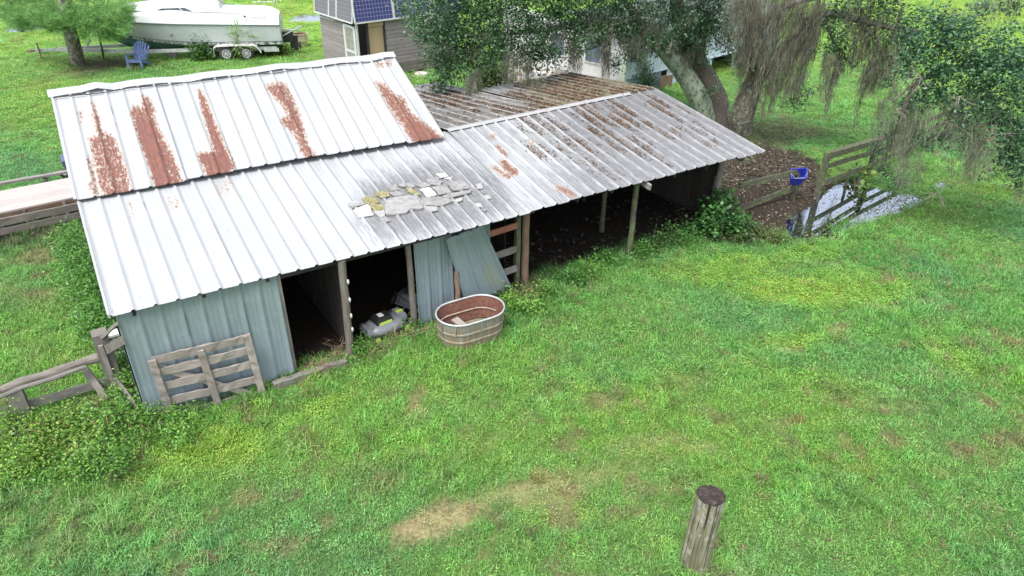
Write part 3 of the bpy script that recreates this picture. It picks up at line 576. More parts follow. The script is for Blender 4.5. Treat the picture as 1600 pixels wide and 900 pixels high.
# partitions inside: vertical boards
def boards(parent, p0, p1, z0, z1, w=.15, t=.022, mat=None, gap=.008, name='wall_board', slope=0.):
    p0 = np.array(p0, float); p1 = np.array(p1, float); L = np.linalg.norm(p1-p0); d = (p1-p0)/L; n = int(L/w); nn = nrm(np.cross(d, Z3))
    for i in range(n):
        c = p0+d*(i+.5)*L/n+nn*random.uniform(-.006, .006); mb = MB(); mb.beam(c+Z3*z0, c+Z3*(z1+slope*(i+.5)*L/n-random.uniform(0, .03)), L/n-gap, t, side=d, n=2, jit=.002); mb.build(name, mat or M_woodin, parent)
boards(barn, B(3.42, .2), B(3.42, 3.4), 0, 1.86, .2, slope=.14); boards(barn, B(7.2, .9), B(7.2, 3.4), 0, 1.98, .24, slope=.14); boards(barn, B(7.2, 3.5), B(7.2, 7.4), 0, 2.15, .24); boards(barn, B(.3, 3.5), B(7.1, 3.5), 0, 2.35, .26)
def post(parent, p, ztop, r, mat=None, name='post', square=False, lean=(0, 0), n=6):
    mb = MB(); q = np.array([p[0]+lean[0], p[1]+lean[1], ztop])
    if square: mb.beam(np.array([p[0], p[1], -.05]), q, r*2, r*2, side=U3, n=n, jit=.005)
    else: mb.tube([np.array([p[0], p[1], -.05])*(1-t)+q*t+np.array([random.uniform(-.008, .008), random.uniform(-.008, .008), 0]) for t in np.linspace(0, 1, n)], [r*(1+.12*(1-t)+random.uniform(-.05, .05)) for t in np.linspace(0, 1, n)], 12, .05)
    return mb.build(name, mat or M_wood, parent)
pd = at(548, 556, 0); post(barn, pd, 1.93, .062, M_wooddark, lean=(.05, .0)); post(barn, B(2.37, .06), 1.95, .035, M_wood, square=True, lean=(-.02, 0)); post(barn, B(4.72, .22), 1.96, .055, M_wooddark, lean=(-.03, 0)); pq = at(716, 494, 0); post(barn, pq, zat(pq, 424), .05, M_woodbrown)
post(barn, B(7.5, .61), 1.97, .075, M_woodbrown); post(barn, B(7.28, .58), 1.97, .05, M_woodmoss, square=True)
# white insulators on the door post
for i, zz in enumerate((1.55, 1.2, .88, .6)):
    p = pd+np.array([.05*zz/1.93+.085, -.045, zz])
    mb = MB(); mb.lathe(p, [(.006, -.05), (.016, -.03), (.022, 0), (.016, .03), (.006, .045)], 8, closed=True); mb.build('insulator', M_white, barn)
# sill log
mb = MB(); s0 = at(428, 603, .05); s1 = at(541, 566, .05); mb.beam(s0, s1, .11, .13, n=8, jit=.01); mb.build('sill_beam', M_wood, barn)
# gate rails in the stall opening
for i, (y0, y1) in enumerate(((366, 352), (398, 389), (428, 419))):
    pR = B(7.22, .52); pL = B(6.15, .42); zR = zat(pR, y1); 
    mb = MB(); mb.beam(np.array([pL[0], pL[1], zR+.01]), np.array([pR[0], pR[1], zR]), .04, .13, n=5, jit=.006); mb.build('rail', (M_red, M_wood, M_wood)[i], barn)
# rafters and purlins beneath
for u in np.arange(.3, 7.1, .95):
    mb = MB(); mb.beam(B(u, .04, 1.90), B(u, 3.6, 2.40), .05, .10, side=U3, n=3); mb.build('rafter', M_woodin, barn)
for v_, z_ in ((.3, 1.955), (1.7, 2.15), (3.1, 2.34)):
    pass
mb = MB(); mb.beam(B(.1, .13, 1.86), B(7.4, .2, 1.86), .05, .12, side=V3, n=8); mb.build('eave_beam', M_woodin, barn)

# peeling coating flakes on the front roof
M_flake = NT('peeling_coating'); _n = M_flake.noise(M_flake.world(), 9, 6, .7); _r = M_flake.n('ShaderNodeObjectInfo').outputs['Random']
_c = M_flake.ramp(_n, [(.35, (.15, .147, .143)), (.6, (.25, .247, .247))]); _c = M_flake.mix(M_flake.smooth(_r, .55, .9), _c, M_flake.ramp(_n, [(.3, (.24, .24, .237)), (.6, (.33, .33, .33))])); M_flake.base(_c); M_flake.rough(.9); M_flake.bump(_n, .5, .01)
M_flakem = NT('mossy_coating'); _n = M_flakem.noise(M_flakem.world(), 16, 6, .75); M_flakem.base(M_flakem.ramp(_n, [(.35, (.10, .09, .035)), (.5, (.20, .185, .08)), (.65, (.33, .315, .24))])); M_flakem.rough(.95); M_flakem.bump(_n, .8, .02)
def z_on_r1(x, y): u, v = toB(x, y); return 1.96+max(0, v)*.142
def on_r1(px, py, lift=.03):
    z = 2.1
    for _ in range(12): P = at(px, py, z); z = z_on_r1(P[0], P[1])+lift
    return at(px, py, z)
def fpoly(pts, thick=.018, lift=.028, mat=None, tilt=0.):
    P = [on_r1(520+x_/6.154, 250+y_/6.154, lift) for x_, y_ in pts]; c = np.mean(P, 0)
    P2 = []
    for i in range(len(P)):
        a, b = P[i], P[(i+1) % len(P)]
        for t in (0, .34, .67): q = a*(1-t)+b*t; P2.append(q+np.array([random.uniform(-.012, .012), random.uniform(-.012, .012), 0])*(1 if t else .4)+Z3*(tilt*((q-c)@V3)))
    mb = MB(); mb.slab(P2[::1], Z3, thick); o = mb.build('coating_flake', mat or M_flake.m, barn); return o
FL = [([(515, 400), (600, 370), (740, 350), (800, 370), (870, 460), (850, 480), (740, 480), (715, 515), (600, 532), (512, 538), (500, 470)], 0),
 ([(200, 485), (330, 435), (345, 440), (392, 530), (250, 556)], 2), ([(150, 420), (230, 395), (262, 415), (240, 440), (170, 450)], 0), ([(180, 470), (320, 425), (300, 415), (175, 450)], 0),
 ([(280, 380), (330, 350), (440, 385), (450, 410), (380, 430), (330, 425)], 1), ([(340, 440), (420, 425), (490, 440), (505, 490), (400, 495)], 1), ([(400, 340), (450, 300), (530, 310), (545, 350), (470, 370)], 1), ([(395, 500), (495, 490), (500, 545), (450, 556)], 0), ([(470, 555), (520, 548), (560, 590), (490, 600)], 0),
 ([(525, 270), (600, 235), (640, 290), (560, 310)], 0), ([(545, 320), (640, 305), (700, 335), (590, 355)], 0), ([(630, 235), (690, 225), (710, 260), (660, 265)], 0), ([(700, 270), (760, 275), (850, 340), (800, 345), (720, 310)], 1), ([(690, 225), (770, 225), (785, 265), (730, 272)], 0),
 ([(790, 240), (880, 215), (945, 250), (860, 275)], 0), ([(840, 285), (930, 265), (1000, 340), (900, 362)], 2), ([(885, 200), (980, 178), (1060, 215), (1020, 248), (940, 240)], 0), ([(955, 265), (1080, 240), (1140, 320), (1020, 338)], 0), ([(1100, 235), (1240, 200), (1300, 240), (1320, 275), (1160, 300)], 0),
 ([(1060, 345), (1260, 300), (1335, 285), (1330, 315), (1150, 365), (1080, 370)], 0), ([(850, 380), (980, 362), (1120, 375), (1150, 405), (1030, 445), (860, 440)], 0), ([(1150, 400), (1250, 365), (1240, 395), (1190, 412)], 0), ([(890, 450), (1000, 455), (1010, 490), (940, 505)], 0),
 ([(990, 140), (1080, 130), (1110, 160), (1040, 175)], 2), ([(1070, 180), (1160, 165), (1130, 188)], 2), ([(985, 165), (1040, 180), (1000, 190)], 0), ([(1350, 425), (1420, 418), (1445, 460), (1390, 455)], 0), ([(1425, 475), (1480, 472), (1470, 500)], 0), ([(1450, 350), (1500, 345), (1525, 375), (1480, 385)], 0), ([(1370, 240), (1430, 230), (1440, 280), (1390, 280)], 0)]
for i, (pl, k_) in enumerate(FL): fpoly(pl, .016 if i else .03, .026+.004*(i % 4), (M_flake.m, M_flakem.m, M_white)[k_], tilt=random.uniform(-.01, .02))

# ------------------------------------------------------------------ open shed (right)
shed = thing('open_shed', 'open-fronted livestock shed with weathered grey tin roof covered in fallen leaves', 'shed', B(10.5, 3.5))
q = [B(7.10, -.06, 1.975), C0+Z3*.0, B(7.34, 3.6, 2.53), at(1022, 139, 2.60)]
for i in range(7): sheet('roof_panel', shed, q[0], q[1], q[2], q[3], 3*i, 3*i+3, 21, 6.84/21, M_roof, roofattr('R2'), lift=(.003 if i % 2 else 0)+.006, ej=.03, seed=80+i, vs=.055, wav=.008)
bR = at(890, 114, 2.22); bL = at(746, 141, 2.2); bLL = at(675, 129, 2.0); b3 = B(7.3, 9.3, 2.02)
RQ = list(q)
rid = lambda t: RQ[2]*(1-t)+RQ[3]*t
tm = .47
for i in range(3): sheet('roof_panel', shed, bR, bL, q[3]+Z3*.01, rid(tm)+Z3*.01, 4*i, 4*i+4, 12, .3, M_roofold, roofattr('back'), seed=90+i, vs=.12, ej=.04, wav=.01)
for i in range(3): sheet('roof_panel', shed, bLL, b3, rid(tm)+Z3*.006, rid(0)+Z3*.006, 3*i, 3*i+3, 9, .3, M_roofold, roofattr('back'), seed=95+i, vs=.12, ej=.04, wav=.01)
mb = MB(); rings = []; dnf = nrm(q[0]-q[2]); dnb = nrm(bL-rid(tm))
for i in range(31):
    c = rid(i/30*.86)+Z3*(.034+random.uniform(-.004, .006)); rings.append([c+dnf*.11, c+Z3*.008, c+dnb*.11])
mb.loft(rings); rc = mb.build('ridge_cap', M_roofold, shed); rc.modifiers.new('t', 'SOLIDIFY').thickness = .004
gP = at(982, 403, 0); post(shed, gP, 1.93, .06, M_woodmoss); post(shed, at(940, 362, 0), 2.1, .055, M_woodmoss); hP = B(13.25, .62); post(shed, hP, 1.93, .07, M_wood); post(shed, B(13.35, .78), 1.2, .06, M_wood)
for p, tip in ((gP, (989, 303)), (hP, (1158, 272))):
    u_, v_ = toB(p[0], p[1]); e = B(u_, -.13, 1.86); mb = MB(); mb.beam(e, B(u_, 3.3, 2.36), .05, .12, side=U3, n=4, jit=.004); mb.build('rafter', M_woodmoss if p is hP else M_wood, shed)
for u_ in (8.4, 9.3, 11.1, 12.1): mb = MB(); mb.beam(B(u_, .08, 1.89), B(u_, 3.4, 2.40), .05, .11, side=U3, n=3); mb.build('rafter', M_woodin, shed)
for v_ in (3.5, 7.4):
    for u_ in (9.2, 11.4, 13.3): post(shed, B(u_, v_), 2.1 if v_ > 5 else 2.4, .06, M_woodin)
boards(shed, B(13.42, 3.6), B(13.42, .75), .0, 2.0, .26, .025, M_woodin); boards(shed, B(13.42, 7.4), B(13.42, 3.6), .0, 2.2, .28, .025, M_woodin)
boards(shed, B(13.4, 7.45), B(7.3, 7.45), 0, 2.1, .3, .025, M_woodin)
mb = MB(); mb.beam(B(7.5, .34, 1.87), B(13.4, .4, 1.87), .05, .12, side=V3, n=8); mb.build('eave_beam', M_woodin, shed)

# ------------------------------------------------------------------ leaning sheet of tin
def vert_at(px, py, vb, extra=0.):          # point on the barn-front plane v=vb seen at a pixel
    d = ray(px, py); o_ = np.array([0, 0, CAM_H]); nrmv = V3; p0 = B(0, vb); t = ((p0-o_)@nrmv)/(d@nrmv); return o_+d*t
ls = thing('metal_sheet', 'blue-green ribbed tin sheet leaning diagonally behind the stock tank, yellowed at its lower edge', 'metal sheet', at(760, 468, 0))
c00 = vert_at(729, 485, .12); c10 = vert_at(797, 450, .30); c01 = vert_at(695, 374, .17); c11 = vert_at(751, 352, .17)
sheet('sheet', ls, c00, c10, c01, c11, 0, 3, 3, .3, M_wall, wallattr(.3, lambda px, py, s: 0.7*polymask(px, py, [(752, 395), (775, 405), (800, 445), (770, 465), (742, 440)], 26)), vs=.1, ej=0, wav=.014, hrib=.045)

# ------------------------------------------------------------------ gate leaning on wall
gate = thing('wooden_gate', 'weathered five-board wooden gate leaning against the blue-green barn wall', 'gate', at(340, 630, 0))
gn = nrm(-V3*.9+Z3*.35)
def gp(px, py):                              # leaning plane through the gate's foot line
    o_ = np.array([0, 0, CAM_H]); p0 = at(268, 652, 0); p1 = at(413, 612, 0); top = vert_at(236, 563, -.07); nn = np.cross(p1-p0, top-p0); d = ray(px, py); t = ((p0-o_)@nn)/(d@nn); return o_+d*t, nrm(nn)
def gboard(a, b, w, name='board', mat=None, off=0., t=.028):
    p, nn = gp(*a); q_, _ = gp(*b); nn = nn if nn@(-V3) > 0 else -nn; mb = MB(); mb.beam(p+nn*off, q_+nn*off, w, t, side=np.cross(q_-p, nn), n=14, jit=.009, warp=.008); return mb.build(name, mat or M_woodpale, gate)
for a, b in (((238, 563), (388, 528)), ((245, 583), (392, 546)), ((252, 604), (398, 568)), ((258, 627), (404, 592)), ((262, 644), (410, 611))): 
    if a[1] != 644: gboard(a, b, .135)
gboard((246, 575), (412, 622), .10, 'brace', M_woodpale, -.035); gboard((300, 640), (410, 612), .06, 'board', M_wood, -.02)
for a, b in (((237, 562), (271, 655)), ((312, 546), (345, 640)), ((384, 522), (412, 622))): gboard(a, b, .105, 'stile', M_woodpale, .032)

# ------------------------------------------------------------------ stump post in foreground
M_stump = NT('cracked_post_wood'); cz = M_stump.coord('Object', (1, 1, .06)); nn_ = M_stump.noise(cz, 16, 6, .7); n4 = M_stump.noise(M_stump.coord('Object'), 5, 5, .7)
_c = M_stump.ramp(nn_, [(.36, (.07, .065, .04)), (.46, (.125, .12, .07)), (.62, (.21, .205, .14))]); _c = M_stump.mix(M_stump.math('MULTIPLY', M_stump.smooth(n4, .5, .62), .7), _c, (.31, .30, .26)); _c = M_stump.mix(M_stump.smooth(M_stump.attr('crack_shade').outputs['Fac'], .15, .7), _c, (.025, .02, .015)); M_stump.base(_c); M_stump.rough(.9); M_stump.bump(nn_, 1., .02)  # crack recesses coloured dark, standing in for the shade inside them
M_stt = NT('rotten_post_top'); _n = M_stt.noise(M_stt.coord('Object', (1, 2.2, 1)), 9, 7, .8); M_stt.base(M_stt.ramp(_n, [(.38, (.012, .010, .009)), (.48, (.030, .020, .018)), (.57, (.06, .042, .036)), (.66, (.14, .12, .105))])); M_stt.rough(.9); M_stt.bump(_n, 1., .03)
sb = at(1083, 884, 0); sh = 1.22; stp = thing('timber_post', 'thick cracked round timber post with a dark rotten top standing alone in grass', 'post', sb)
R = .170; nseg = 72; rows = 14; V = []; Fq = []; CRK = []
cr = {i: random.uniform(.25, 1.) for i in (3, 9, 17, 22, 27, 33, 38, 45, 49, 52, 56, 60, 64, 69)}
for j in range(rows+1):
    t = j/rows; 
    for i in range(nseg):
        a = 2*math.pi*i/nseg; r = R*(1.03-.05*t+.02*math.sin(3*a+1)+.015*math.sin(7*a))
        for ci, dp in cr.items():
            dd = abs(((i-ci-1.2*math.sin(t*3+ci)+nseg/2) % nseg)-nseg/2)
            if dd < 1.1: r -= .030*dp*(1-dd/1.1)*(.85+.15*t)
        r += random.uniform(-.0015, .0015); z = -.05+t*(sh+.05)
        V.append((sb[0]+.03*t+r*math.cos(a), sb[1]+r*math.sin(a)+.01*t, z)); CRK.append(max(0, (R*(1.0-.05*t)-r)/.018))
for j in range(rows):
    for i in range(nseg): a = j*nseg+i; b = j*nseg+(i+1) % nseg; Fq.append((a, b, b+nseg, a+nseg))
npmesh('shaft', V, Fq, M_stump.m, stp, attrs={'crack_shade': np.clip(CRK, 0, 1)})
mb = MB(); rings = []
for rr in np.linspace(1, .0, 12):
    ring = []
    for i in range(nseg):
        a = 2*math.pi*i/nseg; vtop = V[rows*nseg+i]; cx, cy = sb[0]+.03, sb[1]+.01
        x_ = cx+(vtop[0]-cx)*rr*.99; y_ = cy+(vtop[1]-cy)*rr*.99
        ring.append((x_, y_, sh+(-.012 if rr == 1 else 0)+.02*(1-rr**2)-.05*(fbm(np.array([x_]), np.array([y_]), .07, 5)[0]-.5)*(rr < 1)))
    rings.append(ring)
mb.loft(rings, close=True); mb.build('end_grain', M_stt.m, stp)

# ------------------------------------------------------------------ stock tank
M_tank = NT('rusty_galvanised_tank'); _n = M_tank.noise(M_tank.world((1, 1, 2)), 6, 6, .7); _n2 = M_tank.noise(M_tank.world((6, 6, .8)), 3, 5, .7)
_c = M_tank.ramp(_n, [(.3, (.16, .172, .155)), (.6, (.24, .252, .232))]); _z = M_tank.n('ShaderNodeSeparateXYZ'); M_tank.l(M_tank.world(), _z.inputs[0])
_f = M_tank.smooth(M_tank.math('ADD', _n2, M_tank.math('MULTIPLY', _z.outputs[2], -.25)), .30, .52); _c = M_tank.mix(M_tank.math('MULTIPLY', _f, .8), _c, (.19, .12, .06)); M_tank.base(_c); M_tank.rough(.7, .1); M_tank.bump(_n, .3, .01)
M_tankin = NT('rusty_tank_inside'); _n = M_tankin.noise(M_tankin.world((2, 2, 3)), 7, 6, .7); M_tankin.base(M_tankin.ramp(_n, [(.35, (.10, .04, .03)), (.55, (.17, .072, .052)), (.7, (.22, .14, .11))])); M_tankin.rough(.8)
tc = at(735, 541, 0); TD = nrm((at(775, 500, .6)-at(694, 525, .6))*np.array([1, 1, 0])); TN = np.cross(Z3, TD)
a0 = at(681, 495, .58); a1 = at(789, 476, .58); tcen = (a0+a1)/2; tcen = tcen+TN*.02; TL = np.linalg.norm((a1-a0)[:2]); TH = .60
tcen[2] = 0
tank = thing('stock_tank', 'oval galvanised livestock water tank streaked with rust, standing in grass by the wall', 'water tank', tcen)
def oval(z, L, Wd, n=48, e=.0, cs=TD):
    P = []
    for i in range(n):
        a = 2*math.pi*i/n; c_, s_ = math.cos(a), math.sin(a); hx = L/2-Wd/2; x_ = (hx if c_ > 0 else -hx)*min(1, abs(c_)*6)+c_*Wd/2; P.append(tcen+TD*x_+TN*s_*Wd/2+Z3*z)
    return P
TW = TL*.66
def osh(z, k=0.): return oval(z, TL+k, TW+k)
mb = MB(); mb.loft([osh(-.04, -.12), osh(.04, -.11), osh(.16, -.085), osh(.175, -.06), osh(.195, -.06), osh(.21, -.085), osh(.33, -.06), osh(.345, -.03), osh(.37, -.03), osh(.385, -.055), osh(.50, -.035), osh(.585, -.02)], close=True); mb.build('shell', M_tank.m, tank, smooth=False)
mb = MB(); mb.loft([osh(.585, -.03), osh(.40, -.07), osh(.30, -.085), osh(.12, -.14)], close=True); mb.build('inner_wall', M_tankin.m, tank)
mb = MB(); rr = osh(.10, -.13); mb.add(rr+[tcen+Z3*.10], [(i, (i+1) % 48, 48) for i in range(48)]); mb.build('bottom', mat_plain('silty_tank_bottom', (.20, .16, .12), .9, var=.2), tank)
mb = MB(); rp = osh(.585, -.015); mb.tube(rp+[rp[0], rp[1]], .018, 8, cap=False); mb.build('rim', M_metal, tank, smooth=True)
rp = osh(.33, -.10); mb = MB(); mb.tube(rp[2:25], .010, 5); mb.build('inner_ledge', mat_plain('pale_scale', (.45, .38, .30), .9), tank)
for k_ in (26, 31, 36, 41, 46, 20, 3):
    z0_, z1_ = .36, .56; p = osh(.46, -.02)[k_ % 48]; out = nrm((p-tcen)*np.array([1, 1, 0])); sd_ = np.cross(Z3, out); mb = MB(); mb.box(p, (.03, .012, .24), sd_, out, Z3); mb.build('seam_strip', M_tank.m, tank)
pl = thing('plank', 'short pale plank lying propped inside the rusty oval tank', 'plank', tcen+Z3*.2); mb = MB(); mb.beam(tcen-TD*.24+TN*.20+Z3*.36, tcen-TD*.10-TN*.26+Z3*.24, .15, .035, n=3); mb.build('board', M_woodpale, pl)

# ------------------------------------------------------------------ push mowers
M_mgrey = mat_plain('grey_mower_shell', (.17, .18, .20), .4, var=.1, sc=20); M_lime = mat_plain('lime_plastic', (.42, .58, .10), .4, var=.1); M_mblack = mat_plain('mower_black', (.018, .018, .02), .4)
def mower(label, loc, rot):
    t = thing('lawn_mower', label, 'lawn mower', loc, 'push mowers parked in the stall')
    L = np.array(loc, float)
    def bx(name, c, s, mat, tp=.85): mb = MB(); mb.box(L+np.array(c), s, taper=tp); return mb
    mb = MB(); prof = []
    for z, sx, sy in ((.10, .36, .25), (.16, .37, .26), (.22, .35, .24), (.27, .28, .18), (.28, .18, .12)):
        ring = []
        for i in range(24):
            a = 2*math.pi*i/24; c_, s_ = math.cos(a), math.sin(a); ring.append(L+np.array([sx*math.copysign(abs(c_)**.6, c_), sy*math.copysign(abs(s_)**.6, s_), z]))
        prof.append(ring)
    mb.loft(prof, close=True, caps=True); dk = mb.build('deck', M_mgrey, t, True)
    mb = MB(); mb.box(L+np.array([-.03, 0, .33]), (.36, .27, .13), taper=.78); mb.build('battery_cover', M_mblack, t)
    mb = MB(); mb.box(L+np.array([-.03, -.145, .295]), (.26, .02, .045)); mb.build('side_stripe', M_lime, t)
    mb = MB(); mb.box(L+np.array([-.06, .0, .402]), (.10, .12, .006)); mb.build('label_plate', M_white, t)
    mb = MB(); mb.box(L+np.array([.34, 0, .27]), (.16, .36, .12), taper=.8); mb.build('rear_housing', M_mgrey, t)
    mb = MB(); mb.box(L+np.array([.34, 0, .34]), (.13, .07, .02)); mb.build('rear_stripe', M_lime, t)
    mb = MB(); mb.box(L+np.array([-.37, 0, .2]), (.10, .34, .12), taper=.7); mb.build('front_bumper', M_mgrey, t)
    for sx, r in ((-.30, .09), (.33, .115)):
        for sy in (-.28, .28):
            c_ = L+np.array([sx, sy, r]); mb = MB(); mb.lathe(c_, [(r*.55, -.028), (r, -.02), (r, .02), (r*.55, .028)], 18, az=(0, 1, 0), closed=True); w_ = mb.build('wheel', M_rubber, t, True)
            mb = MB(); s_ = -1 if sy < 0 else 1; mb.lathe(c_+np.array([0, s_*.03, 0]), [(r*.62, -.006), (r*.62, .004), (r*.25, .01)], 14, az=(0, 1, 0), closed=True); mb.build('hub', M_lime, w_)
    h = MB()
    for sy in (-.2, .2): h.tube([L+np.array([.36, sy, .22]), L+np.array([.55, sy, .55]), L+np.array([.40, sy, .62])], .012, 6)
    h.tube([L+np.array([.40, -.2, .62]), L+np.array([.40, .2, .62])], .014, 6); h.build('handle', M_mblack, t)
    t.rotation_euler = (0, 0, rot); return t
m1 = mower('grey and lime push mower parked nearest the grass in the second stall', tuple(at(601, 520, 0)[:2])+(0.02,), math.atan2(uu[1], uu[0])+.12)
m2 = copy_tree(m1); m2['label'] = 'dark push mower standing behind the first, half hidden by the stall post'; p = at(640, 478, 0); m2.location = (p[0]+.1, p[1]+.05, .12); m2.rotation_euler = (0.1, -.15, math.atan2(uu[1], uu[0])+.5)
stk = MB(); stk.beam(at(629, 497, 0), at(632, 465, .3), .03, .02, n=2); tag(stk.build('stick', M_woodpale), 'pale wooden stake leaning on the stall post beside the mowers', 'stick')

# ------------------------------------------------------------------ fences
def rail(parent, a, b, w=.13, t=.035, mat=None, name='rail', n=6, warp=.01):
    a = np.asarray(a, float); b = np.asarray(b, float); mb = MB(); mb.beam(a, b, t, w, side=np.cross(b-a, Z3), n=n, jit=.005, warp=warp); return mb.build(name, mat or M_woodmoss, parent)
# right fence by puddle
f1 = thing('board_fence', 'mossy three-rail board fence crossing the long puddle beside the leaf litter', 'fence', at(1275, 313, 0))
p1 = at(1274, 315, -.05); p2 = at(1355, 277, -.05)
def onpost(P, y): return np.array([P[0], P[1], zat(P, y)])
post(f1, p1, zat(p1, 237), .065, M_woodmoss, square=True); post(f1, p2, zat(p2, 214), .06, M_woodmoss, square=True)
dfe = nrm((p2-p1)*np.array([1, 1, 0])); p3 = p2+dfe*2.6; p4 = p3+dfe*3.0; p5 = p4+dfe*3.
for pp, yy in ((p3, None), (p4, None), (p5, None)): post(f1, pp, 1.25, .06, M_woodmoss, square=True)
z1s = [zat(p1, y_) for y_ in (243, 259, 285)]; z2s = [zat(p2, y_) for y_ in (219, 235, 256)]
sd = np.array([.04, -.06, 0])
for a, b, w_ in zip(z1s, z2s, (.16, .14, .14)): rail(f1, np.array([p1[0], p1[1], a])+sd, np.array([p2[0], p2[1], b])+sd, w_)
for A_, B_ in ((p2, p3), (p3, p4), (p4, p5)):
    for z_, w_ in ((1.12, .15), (.75, .13), (.4, .13)): rail(f1, np.array([A_[0], A_[1], z_])+sd, np.array([B_[0], B_[1], z_])+sd, w_)
rail(f1, p1+Z3*(zat(p1, 238)+.03), p2+Z3*(zat(p2, 215)+.03), .03, .14, name='cap_board')
post(f1, at(1322, 290, -.05), .45, .04, M_woodmoss)
f2 = thing('board_fence', 'low two-rail mossy fence between the shed corner and the blue bucket', 'fence', at(1240, 312, 0))
pa = at(1147, 335, 0); pb = at(1238, 313, 0); post(f2, pb, zat(pb, 260), .055, M_woodmoss, square=True)
rail(f2, onpost(pa, 291), onpost(pb, 268), .16); rail(f2, onpost(pa, 330), onpost(pb, 293), .16)
bk = thing('bucket', 'bright blue square plastic bucket hanging on the low fence rail', 'bucket', pb)
M_bkt = mat_plain('blue_plastic', (.025, .04, .34), .4, var=.15, sc=12); bc = onpost(pb+np.array([-.08, -.14, 0]), 277); ax = nrm([.85, -.25, .15]); az_ = nrm([-.05, -.5, .85]); ay_ = np.cross(az_, ax)
mb = MB(); 
def sq(s1, s2, z): return [bc+ax*(i*s1/2)+ay_*(j*s2/2)+az_*z for i, j in ((-1, -1), (1, -1), (1, 1), (-1, 1))]
mb.loft([sq(.26, .22, -.20), sq(.38, .33, .16), sq(.41, .36, .165), sq(.41, .36, .18), sq(.365, .315, .18), sq(.24, .20, -.17)], close=True, caps=True); mb.build('body', M_bkt, bk)
mb = MB(); mb.tube([bc+ax*.2+az_*.18, bc+ax*.12+az_*.2-ay_*.2, bc-ax*.12+az_*.2-ay_*.2, bc-ax*.2+az_*.18], .006, 5); mb.build('handle', M_metal, bk)
# left fence
f3 = thing('pole_fence', 'grey weathered pole fence overgrown by weeds left of the barn', 'fence', at(185, 605, 0))
lp = at(184, 606, 0); post(f3, lp, zat(lp, 519), .11, M_wooddark, square=True, n=8); l2 = at(42, 655, 0); post(f3, l2, zat(l2, 606), .10, M_wood, square=True)
def fp(px, py, P): d = ray(px, py); t = P[1]/d[1]; return np.array([0, 0, CAM_H])+d*t
zr = onpost(lp, 556); zl = onpost(l2, 598); dirL = nrm(zl-zr)
mb = MB(); pts = [zr+(zl-zr)*t+Z3*(.018*math.sin(t*4)+.012*math.sin(t*9.)-.05*t) for t in np.linspace(0, 1.9, 18)]; mb.tube(pts, [.07+.012*math.sin(i*1.7) for i in range(18)], 10, .06); mb.build('rail', M_wooddark, f3)
mb = MB(); pts = [p_+np.array([.02, -.09, -.05]) for p_ in pts[2:]]; mb.tube(pts, .035, 7, .08); mb.build('rail', M_wood, f3)
r2a = onpost(lp, 592); r2b = onpost(l2, 636); rail(f3, r2a, r2a+(r2b-r2a)*1.7, .14, .04, M_wood, n=9)
eB = B(.05, .0); rail(f3, onpost(lp, 548), np.array([eB[0], eB[1], zat(eB, 532)]), .14, .05, M_wooddark, warp=0); rail(f3, onpost(lp, 529), np.array([eB[0], eB[1], zat(eB, 506)]), .05, .04, M_wood, warp=0); rail(f3, onpost(lp, 592), np.array([eB[0]-.1, eB[1], .25]), .13, .04, M_wooddark)
f3b = thing('plank', 'short grey plank propped diagonally against the middle of the pole fence rail', 'plank', at(168, 622, 0)); mb = MB(); mb.beam(at(168, 625, 0), fp(131, 574, lp+np.array([0, -.10, 0])), .11, .03, side=np.array([1., .3, .2]), n=5); mb.build('board', M_wood, f3b)
f3c = thing('plank', 'narrow grey-brown plank leaning on the thick dark fence post', 'plank', at(184, 610, 0)); mb = MB(); q0 = at(184, 612, 0); mb.beam(q0, fp(157, 540, lp+np.array([0, -.14, 0])), .07, .03, side=np.array([1., .3, .2]), n=5); mb.build('board', M_wood, f3c)
cb = thing('cinder_block', 'pale cinder block behind the fence at the barn corner', 'cinder block', at(184, 548, .2))
def cinder(parent, c, ax, s=(.39, .19, .19), mat=None):
    ax = nrm(ax); ay = np.cross(Z3, ax); mb = MB(); c = np.asarray(c, float); mb.box(c-ay*(s[1]/2-.018), (s[0], .035, s[2]), ax, ay); mb.box(c+ay*(s[1]/2-.018), (s[0], .035, s[2]), ax, ay)
    for k_ in (-1, 0, 1): mb.box(c+ax*k_*(s[0]/2-.02), (.038, s[1]-.075, s[2]-.004), ax, ay)
    return mb.build('block', mat or M_concpale, parent)
_o = MB(); ccen = at(183, 534, .45)
ax_ = nrm([0.2, -.5, .85]); 
for k_ in (-.2, 0, .2): _o.box(ccen+Z3*k_*.9, (.24, .2, .035), U3, V3)
for k_ in (-.11, .11): _o.box(ccen+U3*k_, (.03, .196, .36), U3, V3)
_o.build('block', M_concpale, cb)
_o = MB(); _o.tube([at(183, 545, 0), ccen-Z3*.2], .05, 8); _o.build('support', M_wooddark, cb)

# ------------------------------------------------------------------ walkway at left
wk = thing('plank_walkway', 'long pale raised boardwalk running to the barn from the left edge', 'walkway', at(60, 340, 0))
wz = .45; e0 = at(0, 333, wz); e1 = at(124, 307, wz); h0 = at(0, 299, wz); h1 = at(118, 277, wz); dx = nrm(e1-e0); e0 = e0-dx*3; h0 = h0-dx*3; e1 = e1+dx*.6; h1 = h1+dx*.6
M_deckp = mat_wood('pale_deck_ply', (.35, .315, .30), (.41, .385, .37), (.22, .19, .18))
nb = 4
for i in range(nb):
    a = h0+(e0-h0)*((i+.5)/nb); b = h1+(e1-h1)*((i+.5)/nb); wd = np.linalg.norm(e0-h0)/nb-.006; mb = MB(); mb.beam(a, b, wd, .035, n=10, jit=.002); mb.build('board', M_deckp, wk)
rail(wk, e0-Z3*.09, e1-Z3*.09, .13, .04, M_woodbrown, 'edge_board', 10); rail(wk, h0-Z3*.09, h1-Z3*.09, .13, .04, M_woodbrown, 'edge_board', 10)
